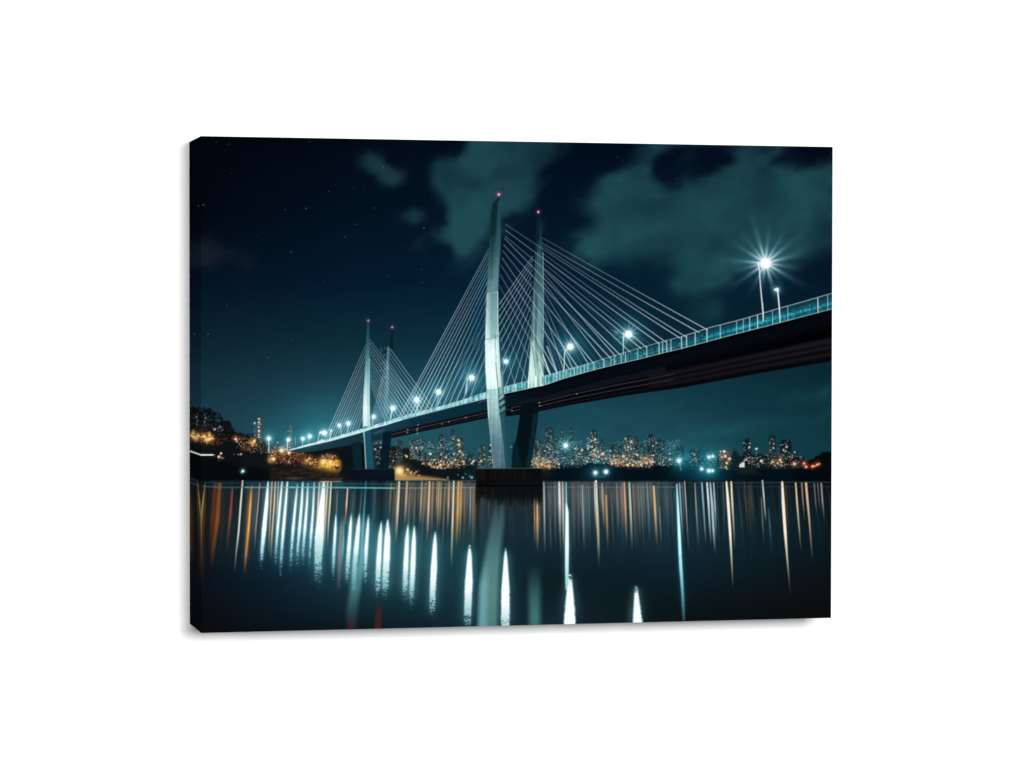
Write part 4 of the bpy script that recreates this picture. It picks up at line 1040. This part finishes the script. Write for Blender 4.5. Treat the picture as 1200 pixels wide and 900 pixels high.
# front face edge and the shaded return, with the joints showing as slanting bars
poly([(583.4, 455), (588.8, 452), (591.4, 476), (594, 500), (598, 530), (600.2, 549), (593, 549), (590.4, 520), (586.4, 490), (584.4, 470)], (30, 72, 80), .9)
line([(580.8, 425), (583.6, 456), (586.4, 490), (590.4, 520), (593, 548)], .7, (26, 60, 66), .6)
poly([(588, 430), (589.4, 446), (590.4, 462), (584.6, 464), (583.8, 448)], (170, 214, 206), .7, .8)
for (ya, c) in ((461.5, (190, 226, 218)), (468.5, (150, 190, 186)), (476, (110, 156, 156))):
    poly([(584.6 + (ya - 461) * .1, ya + 4.5), (590 + (ya - 461) * .13, ya), (590.6 + (ya - 461) * .13, ya + 3.6), (585 + (ya - 461) * .1, ya + 8)], c, .75, .4)
    line([(584.6 + (ya - 461) * .1, ya + 9.4), (590.8 + (ya - 461) * .13, ya + 4.6)], 1.3, (16, 34, 40), .85)
line([(572.6, 490), (575.8, 520), (578.6, 548.6)], 1.0, (140, 180, 178), .7)
line([(571, 462), (572.6, 490)], 1.0, (216, 240, 236), .8)
# right leg below the deck
poly([(610.4, 474), (631, 472), (630.6, 490), (626, 520), (621.2, 549), (600.4, 549), (600.6, 530), (605.6, 512), (608.8, 490)], (5, 16, 22), 1)
poly([(625, 486), (630.4, 484), (626, 520), (621.2, 549), (616, 549), (621, 520)], (14, 44, 52), .8, .8)
poly([(600.6, 520), (606, 516), (612, 549), (600.4, 549)], (9, 36, 44), .8, 1.6)
disc(599.2, 523.6, 1.1, (150, 175, 176), .8, .6); disc(599, 523.6, .5, (40, 80, 88), .9, .3)
# near pier
poly([(557.8, 549), (635.6, 549), (635.8, 569.6), (558, 569.6)], (11, 11, 12), 1)
poly([(586, 549), (636, 549), (636, 569), (586, 569)], (14, 18, 20), .4, 3)
r_ = np.random.default_rng(98)
for _ in range(60):
    x = r_.uniform(559, 635); line([(x, 550), (x, 550 + r_.uniform(5, 18))], .8, ((38, 31, 25), (4, 5, 7), (24, 26, 28))[r_.integers(3)], r_.uniform(.25, .7))
line([(558.6, 549), (634.8, 548.6)], .9, (84, 96, 100), .75)
poly([(557.8, 569.4), (636, 569.2), (636, 579), (557.8, 579)], (12, 13, 13), .95, .5)
for xk in np.arange(558.5, 636, 1.6):
    Lk_ = rng.uniform(8, 20)
    streak([(xk, 577, 2.2, .95), (xk, 577 + Lk_ * .5, 2.2, .8), (xk, 577 + Lk_, 2, 0)], (11, 13, 14), soft=.8)
line([(558, 569.8), (636, 569.4)], 1.4, (2, 3, 4), .9)
for k in range(9):
    x = 560 + k * 8.4 + rng.uniform(-1, 1)
    streak([(x, 572, 2, .3), (x, 590, 3, .3), (x - .3, 620, 3, 0)], (40, 40, 38) if k < 3 else (16, 30, 36), soft=1)
streak([(564, 588, 2, .0), (563.4, 605, 3, .5), (563, 625, 3, 0)], (74, 62, 50), soft=1)
streak([(573, 586, 1, .5), (572.8, 605, 1.4, .3), (572.5, 620, 1, 0)], (120, 130, 126), soft=.6)

# lamps ---------------------------------------------------------------------------
LW = (246, 255, 255); LC = (96, 200, 220)


def lamp(x, y, r, halo, ha=.55, spikes=0, sl_=10, pole=None, seed=1):
    if pole:
        line(pole[0], pole[1], pole[2], pole[3])
    glow(x, y, halo * 1.1, (60, 165, 190), ha * .52)
    glow(x, y, r * 1.45, (190, 240, 248), .8)
    if spikes:
        star(x, y, spikes, .3 + seed, sl_ * 1.15, .3, (190, 236, 244), .85, seed=seed)
    disc(x, y, r * .95, LW, 1, .8)


PC = (190, 222, 226)
lamp(315, 514, 2.2, 8, .6, 8, 8, ([(315, 514), (315, 530)], 1.4, (190, 220, 220), .85), 2)
lamp(338, 515.4, 2.0, 7, .6, 6, 6, ([(336.8, 516), (336.8, 528)], 1.3, (200, 225, 225), .9), 3)
lamp(355, 514.2, 2.0, 8, .6, 6, 7, ([(354.5, 515), (354.5, 523)], .9, PC, .8), 4)
lamp(363, 511.4, 2.3, 9, .65, 6, 8, ([(362, 512), (362, 521)], .8, PC, .6), 5)
line([(346.2, 513), (346.4, 522)], .8, (150, 190, 196), .7); line([(368.6, 511), (368.6, 520)], .7, (120, 180, 190), .6)
line([(374, 508), (372.4, 519)], 1.0, (190, 225, 230), .8)
lamp(380, 507.3, 2.9, 9, .65, 7, 9, None, 6); disc(375.6, 507, 1.6, LW, .9); disc(377.3, 516, 1.9, LW, .85, 1.0, ry=1.3); disc(374, 518, 1.6, LW, .7, 1)
lamp(388, 504.5, 1.0, 4, .4, 0, 0, ([(387.8, 505), (386.6, 514)], 1.3, (215, 235, 238), .85), 7)
lamp(397.6, 498.6, 1.9, 6, .6, 7, 6, ([(398.4, 500), (400, 510)], .9, PC, .7), 8)
lamp(408.2, 496.2, 2.3, 7, .6, 7, 7, ([(408, 498), (407.4, 507)], 1.2, PC, .7), 9)
lamp(438, 488.4, 2.2, 8, .55, 6, 6, ([(437, 490), (436.5, 498)], 1.2, PC, .7), 10)
lamp(460.6, 478.4, 2.9, 10, .6, 8, 9, ([(459.6, 480), (457.4, 491)], 1.6, (205, 235, 238), .85), 11)
lamp(488.4, 468.6, 3.3, 12, .6, 9, 11, ([(489.4, 471), (488.8, 482)], 1.3, PC, .85), 12)
line([(489.2, 475), (486.6, 482)], .8, PC, .6)
lamp(513.9, 459.4, 3.1, 11, .6, 8, 9, ([(513.6, 463), (513, 476)], .8, PC, .6), 13)
line([(514, 466), (510, 476)], 1.0, PC, .7); line([(515.4, 466), (515.8, 474)], .7, PC, .5)
lamp(552.6, 442.8, 3.4, 14, .6, 9, 13, ([(547.6, 444), (547.2, 452), (546, 460)], 1.2, PC, .85), 14)
line([(547, 450), (545.6, 461)], 1.9, (190, 226, 230), .7); line([(553.4, 448), (552.6, 458)], .8, (110, 170, 182), .5)
lamp(592.8, 423.6, 2.6, 9, .6, 6, 8, ([(590, 426), (588.6, 446)], .8, (120, 180, 190), .5), 15)
lamp(668.3, 406.2, 3.9, 15, .6, 12, 17, ([(667, 407), (661.6, 412), (661, 433)], 1.1, (216, 236, 238), .9), 16)
lamp(736.6, 391.6, 4.3, 16, .55, 13, 21, ([(735, 391), (730.6, 390.4), (730.4, 416)], 1.0, PC, .85), 17)
line([(730.6, 394), (730.4, 405)], 2.1, (200, 226, 230), .75, a_end=.2); glow(722, 390, 3.6, (120, 170, 190), .3)
line([(723, 389), (714, 385.5)], 2.2, (150, 190, 205), .4, a_end=0)
line([(888, 308), (889.6, 318), (890.6, 332), (892.6, 353), (894, 366), (894.4, 376)], 1.35, (222, 232, 234), .95)
line([(889.8, 318.5), (893, 314)], 1.1, (222, 232, 234), .8); line([(888, 308), (896, 308)], .9, (222, 232, 234), .8)
line([(893.2, 355), (894.2, 372)], 1.8, (205, 215, 220), .7)
line([(911.2, 342), (912.8, 358), (914.0, 377)], 1.9, (232, 240, 240), .95, w_end=1.2)
glow(896.8, 308.4, 24, (60, 118, 130), .36)
glow(896.8, 308.4, 9.5, (180, 222, 230), .5)
star(896.8, 308.4, 16, .11, 76, .5, (112, 168, 178), .66, .45, 21)
star(896.8, 308.4, 16, .11, 31, .8, (236, 250, 252), 1.25, .35, 21)
disc(896.8, 308.6, 5.8, (255, 255, 255), 1, 1.3)
glow(910.2, 339.6, 5.5, (110, 170, 180), .5); star(910.2, 339.6, 10, .5, 9, .3, (180, 220, 225), .6, .4, 22)
disc(910.4, 339.4, 2.2, (240, 255, 250), 1, .7); disc(907.8, 339.4, 1.4, (225, 245, 240), .9)
lamp(663, 522.2, 2.5, 9, .6, 9, 13, None, 23); line([(664, 524), (676, 535)], .7, (130, 180, 186), .6, a_end=.2)
lamp(698, 554, 2.0, 7, .5, 8, 8, None, 24); lamp(710.4, 552.8, 2.3, 6, .5, 8, 6, None, 25)
line([(695, 558), (708, 559)], 1.4, (110, 150, 150), .35); disc(698.6, 564, 1.0, LW, .9)
lamp(796, 539.8, 2.2, 8, .6, 9, 9, ([(796.4, 541), (798.4, 551)], 1.1, (120, 170, 176), .7), 26)
lamp(831, 535.6, 1.6, 6, .55, 5, 6, None, 27); lamp(835.4, 534.6, 1.4, 5, .5, 0, 0, None, 28); line([(832, 536), (838.6, 535.6)], 1.2, (170, 225, 228), .7)
lamp(822.6, 549.4, 1.7, 6, .55, 0, 0, None, 29); lamp(831, 551.6, 2.1, 8, .55, 0, 0, None, 30); lamp(835.4, 551.6, 1.5, 6, .5, 0, 0, None, 31)
# red warning lamps on the pylon tips
for (x, y, r, h) in ((584.2, 228.2, 1.35, 3.6), (630.5, 248.6, 1.2, 3.2), (431.5, 375.8, 1.0, 3.2), (459.5, 383.6, 1.0, 3.0)):
    glow(x, y, h * .85, (160, 30, 60), .7 if y < 300 else .5); disc(x, y, r * .85, (250, 214, 220), .95 if y < 300 else .8, .5, ry=r)

IMG[:] = np.clip(IMG, 0, 255)

# ------------------------------------------------ flatten the drawing to the sheet
CORN = [(235.3, 160.0), (974.8, 172.5), (974.8, 724.2), (235.8, 742.3)]       # picture corners in the drawing


def homog(dst):
    M = []; b = []
    for (u, v), (x, y) in zip(((0, 0), (1, 0), (1, 1), (0, 1)), dst):
        M.append([u, v, 1, 0, 0, 0, -u * x, -v * x]); b.append(x)
        M.append([0, 0, 0, u, v, 1, -u * y, -v * y]); b.append(y)
    return np.append(np.linalg.solve(np.array(M, float), np.array(b, float)), 1).reshape(3, 3)


Hm = homog(CORN)


def sample(u, v):
    w = Hm[2, 0] * u + Hm[2, 1] * v + Hm[2, 2]
    x = (Hm[0, 0] * u + Hm[0, 1] * v + Hm[0, 2]) / w; y = (Hm[1, 0] * u + Hm[1, 1] * v + Hm[1, 2]) / w
    fx = np.clip((x - X0) * S - .5, 0, NXP - 1.001); fy = np.clip((y - Y0) * S - .5, 0, NYP - 1.001)
    i = fx.astype(int); j = fy.astype(int); a = (fx - i)[..., None]; b = (fy - j)[..., None]
    return (IMG[j, i] * (1 - a) + IMG[j, i + 1] * a) * (1 - b) + (IMG[j + 1, i] * (1 - a) + IMG[j + 1, i + 1] * a) * b


INK = 0.645                                         # reflectance of the bare white canvas


def ink(c):
    c = np.clip(c / 255., 0, 1)
    return np.where(c <= .04045, c / 12.92, ((c + .055) / 1.055) ** 2.4) * INK


# ------------------------------------------------------------------ the objects
sc = bpy.context.scene
COL = sc.collection
CW, CH, CT = 0.610, 0.45465, 0.08563               # sheet width, height, depth of the box
Z0 = 1.50                                          # height of the middle of the canvas
GAP = 0.002                                        # it hangs this far off the wall


def mesh_obj(name, verts, faces, mat, parent=None, cols=None):
    me = bpy.data.meshes.new(name)
    verts = np.asarray(verts, np.float32); faces = np.asarray(faces, np.int32)
    me.vertices.add(len(verts)); me.vertices.foreach_set('co', verts.ravel())
    me.loops.add(faces.size); me.loops.foreach_set('vertex_index', faces.ravel())
    me.polygons.add(len(faces))
    me.polygons.foreach_set('loop_start', np.arange(0, faces.size, 4, dtype=np.int32))
    if cols is not None:
        at = me.color_attributes.new('ink', 'FLOAT_COLOR', 'POINT')
        c = np.ones((len(verts), 4), np.float32); c[:, :3] = cols
        at.data.foreach_set('color', c.ravel())
    me.update(calc_edges=True); me.validate()
    me.materials.append(mat)
    o = bpy.data.objects.new(name, me); COL.objects.link(o)
    if parent:
        o.parent = parent
    return o


def new_mat(name):
    m = bpy.data.materials.new(name); m.use_nodes = True
    return m, m.node_tree.nodes, m.node_tree.links, m.node_tree.nodes['Principled BSDF']


# printed canvas: ink over a plain weave
mc, N, Lk, bs = new_mat('printed_canvas')
vc = N.new('ShaderNodeVertexColor'); vc.layer_name = 'ink'
tc = N.new('ShaderNodeTexCoord')
w1 = N.new('ShaderNodeTexWave'); w1.bands_direction = 'X'; w1.inputs['Scale'].default_value = 420
w2 = N.new('ShaderNodeTexWave'); w2.bands_direction = 'Z'; w2.inputs['Scale'].default_value = 420
mx = N.new('ShaderNodeMath'); mx.operation = 'ADD'
bp = N.new('ShaderNodeBump'); bp.inputs['Strength'].default_value = .06; bp.inputs['Distance'].default_value = .0002
Lk.new(tc.outputs['Object'], w1.inputs['Vector']); Lk.new(tc.outputs['Object'], w2.inputs['Vector'])
Lk.new(w1.outputs['Fac'], mx.inputs[0]); Lk.new(w2.outputs['Fac'], mx.inputs[1])
Lk.new(mx.outputs[0], bp.inputs['Height']); Lk.new(bp.outputs['Normal'], bs.inputs['Normal'])
Lk.new(vc.outputs['Color'], bs.inputs['Base Color'])
bs.inputs['Roughness'].default_value = .9; bs.inputs['Specular IOR Level'].default_value = 0.0

# raw pine for the stretcher
mw, N, Lk, bs = new_mat('stretcher_pine')
tc = N.new('ShaderNodeTexCoord'); nz = N.new('ShaderNodeTexNoise'); nz.inputs['Scale'].default_value = 40
cr = N.new('ShaderNodeValToRGB'); cr.color_ramp.elements[0].color = (.42, .29, .16, 1); cr.color_ramp.elements[1].color = (.58, .43, .26, 1)
Lk.new(tc.outputs['Object'], nz.inputs['Vector']); Lk.new(nz.outputs['Fac'], cr.inputs['Fac']); Lk.new(cr.outputs['Color'], bs.inputs['Base Color'])
bs.inputs['Roughness'].default_value = .7

# white painted wall
ml, N, Lk, bs = new_mat('white_wall_paint')
tc = N.new('ShaderNodeTexCoord'); nz = N.new('ShaderNodeTexNoise'); nz.inputs['Scale'].default_value = 160; nz.inputs['Detail'].default_value = 4
bp = N.new('ShaderNodeBump'); bp.inputs['Strength'].default_value = .03; bp.inputs['Distance'].default_value = .0004
Lk.new(tc.outputs['Object'], nz.inputs['Vector']); Lk.new(nz.outputs['Fac'], bp.inputs['Height']); Lk.new(bp.outputs['Normal'], bs.inputs['Normal'])
bs.inputs['Base Color'].default_value = (.86, .86, .86, 1); bs.inputs['Roughness'].default_value = .9; bs.inputs['Specular IOR Level'].default_value = 0.05

wall = mesh_obj('wall', [(-5, 0, -1.5), (5, 0, -1.5), (5, 0, 4.5), (-5, 0, 4.5)], [(0, 1, 2, 3)], ml)
wall['kind'] = 'structure'

root = bpy.data.objects.new('canvas_print', None); COL.objects.link(root)
root.location = (0, -GAP, Z0 - CH / 2); root.empty_display_size = .05
root['label'] = 'stretched canvas print of a lit cable-stayed bridge over dark water, hanging on a white wall'
root['category'] = 'canvas print'

# face: a sheet whose mesh is fine where the ink changes and coarse where it does not
GX, GY, BK = 1280, 960, 16
uu, vv = np.meshgrid(np.arange(GX + 1) / GX, np.arange(GY + 1) / GY)
PX = sample(uu, vv).astype(np.float32)
quads = []
todo = np.ones((GY // BK, GX // BK), bool)
size = BK
while size >= 1:
    ny, nx = GY // size, GX // size
    jj, ii = np.nonzero(todo)
    if size > 1:
        J = jj * size; I = ii * size
        c00 = PX[J, I]; c10 = PX[J, I + size]; c01 = PX[J + size, I]; c11 = PX[J + size, I + size]
        err = np.zeros(len(J), np.float32)
        for a in range(size + 1):
            for b in range(size + 1):
                ta, tb = a / size, b / size
                e = c00 * (1 - ta) * (1 - tb) + c10 * (1 - ta) * tb + c01 * ta * (1 - tb) + c11 * ta * tb - PX[J + a, I + b]
                err = np.maximum(err, np.abs(e).max(1))
        ok = err < 1.6
    else:
        ok = np.ones(len(jj), bool)
    j0 = jj[ok] * size; i0 = ii[ok] * size; W_ = GX + 1
    quads.append(np.stack([(j0 + size) * W_ + i0, (j0 + size) * W_ + i0 + size, j0 * W_ + i0 + size, j0 * W_ + i0], 1))
    if size > 1:
        nt = np.zeros((ny * 2, nx * 2), bool)
        jb = jj[~ok] * 2; ib = ii[~ok] * 2
        for a in (0, 1):
            for b in (0, 1):
                nt[jb + a, ib + b] = True
        todo = nt
    size //= 2
quads = np.concatenate(quads)
ids, inv = np.unique(quads, return_inverse=True)
fj, fi = ids // (GX + 1), ids % (GX + 1)
fv = np.stack([-CW / 2 + CW * fi / GX, np.full(len(ids), -CT), CH - CH * fj / GY], 1)
face = mesh_obj('printed_face', fv, inv.reshape(-1, 4), mc, root, ink(PX[fj, fi]))
print('face quads', len(quads))

# the picture runs on round the four edges, mirrored at each fold
ev = []; ef = []; ec = []


def edge(p_of, uv_of, n, m=14):
    base = len(ev)
    for a in range(n + 1):
        for b in range(m + 1):
            ev.append(p_of(a / n, b / m)); ec.append(uv_of(a / n, b / m))
    for a in range(n):
        for b in range(m):
            q = base + a * (m + 1) + b
            ef.append((q, q + 1, q + m + 2, q + m + 1))


D = .0186
edge(lambda t, d: (-CW / 2, -CT + CT * d, CH - CH * t), lambda t, d: (D * d, t), 720)
edge(lambda t, d: (CW / 2, -CT + CT * d, CH * t), lambda t, d: (1 - D * d, 1 - t), 360)
edge(lambda t, d: (CW / 2 - CW * t, -CT + CT * d, CH), lambda t, d: (1 - t, D * d), 480)
edge(lambda t, d: (-CW / 2 + CW * t, -CT + CT * d, 0), lambda t, d: (t, 1 - D * d), 480)
ec = np.array(ec)
mesh_obj('wrapped_edge', ev, ef, mc, root, ink(sample(ec[:, 0], ec[:, 1])))

# wooden stretcher bars closing the back
bv = []; bf = []


def bar(x0, x1, z0, z1, y0, y1):
    b = len(bv)
    for (x, y, z) in ((x0, y0, z0), (x1, y0, z0), (x1, y1, z0), (x0, y1, z0), (x0, y0, z1), (x1, y0, z1), (x1, y1, z1), (x0, y1, z1)):
        bv.append((x, y, z))
    for f in ((0, 3, 2, 1), (4, 5, 6, 7), (0, 1, 5, 4), (1, 2, 6, 5), (2, 3, 7, 6), (3, 0, 4, 7)):
        bf.append(tuple(b + k for k in f))


i_ = .0015; w_ = .045
bar(-CW / 2 + i_, -CW / 2 + w_, i_, CH - i_, -CT + .004, -.0005)
bar(CW / 2 - w_, CW / 2 - i_, i_, CH - i_, -CT + .004, -.0005)
bar(-CW / 2 + w_ + .0005, CW / 2 - w_ - .0005, i_, w_, -CT + .004, -.0005)
bar(-CW / 2 + w_ + .0005, CW / 2 - w_ - .0005, CH - w_, CH - i_, -CT + .004, -.0005)
mesh_obj('stretcher_frame', bv, bf, mw, root)

# ---------------------------------------------------------------------- lighting
wd = bpy.data.worlds.new('World'); sc.world = wd; wd.use_nodes = True
wd.node_tree.nodes['Background'].inputs['Color'].default_value = (1, 1, 1, 1)
wd.node_tree.nodes['Background'].inputs['Strength'].default_value = AMB = 0.15


def area_lamp(name, loc, sx_, sy_, power):
    l = bpy.data.lights.new(name, 'AREA'); l.shape = 'RECTANGLE'; l.size = sx_; l.size_y = sy_; l.energy = power
    o = bpy.data.objects.new(name, l); COL.objects.link(o); o.location = loc
    d = (np.array((0, 0, Z0)) - np.array(loc)); import mathutils
    o.rotation_euler = mathutils.Vector(d).to_track_quat('-Z', 'Y').to_euler()
    return o


area_lamp('key_softbox', (-0.015, -3.0, Z0 + .26), .50, .50, 87)
area_lamp('added_fill', (-0.50, -3.2, Z0 + .27), .5, .4, 31)  # added fill with no known source, lifts the shadow on the wall
area_lamp('added_side_fill', (-3.4, -1.7, Z0 + .25), 1.2, 1.6, 49)  # added lamp with no known source, brightens the left wrapped edge

# ------------------------------------------------------------------------ camera
f_px = 3305.14; yaw, pitch, roll = 0.235598701, -0.0196203312, 0.00124983123
cy, sy_, cp, sp, cr_, sr = math.cos(yaw), math.sin(yaw), math.cos(pitch), math.sin(pitch), math.cos(roll), math.sin(roll)
import mathutils
fw = mathutils.Vector((sy_ * cp, cy * cp, sp)); rt = mathutils.Vector((cy, -sy_, 0)); upv = rt.cross(fw)
r2 = cr_ * rt + sr * upv; u2 = -sr * rt + cr_ * upv
cam = bpy.data.cameras.new('camera'); co = bpy.data.objects.new('camera', cam); COL.objects.link(co)
M = mathutils.Matrix((r2, u2, -fw)).transposed().to_4x4()
M.translation = mathutils.Vector((-0.630494003, -2.66013122 - GAP, 0.0518506818 + Z0))
co.matrix_world = M
cam.sensor_width = 36; cam.lens = f_px / 1200 * 36; cam.clip_start = .05; cam.clip_end = 100
sc.camera = co
vs = sc.view_settings
vs.view_transform = 'Standard'; vs.look = 'None'; vs.exposure = 0; vs.gamma = 1
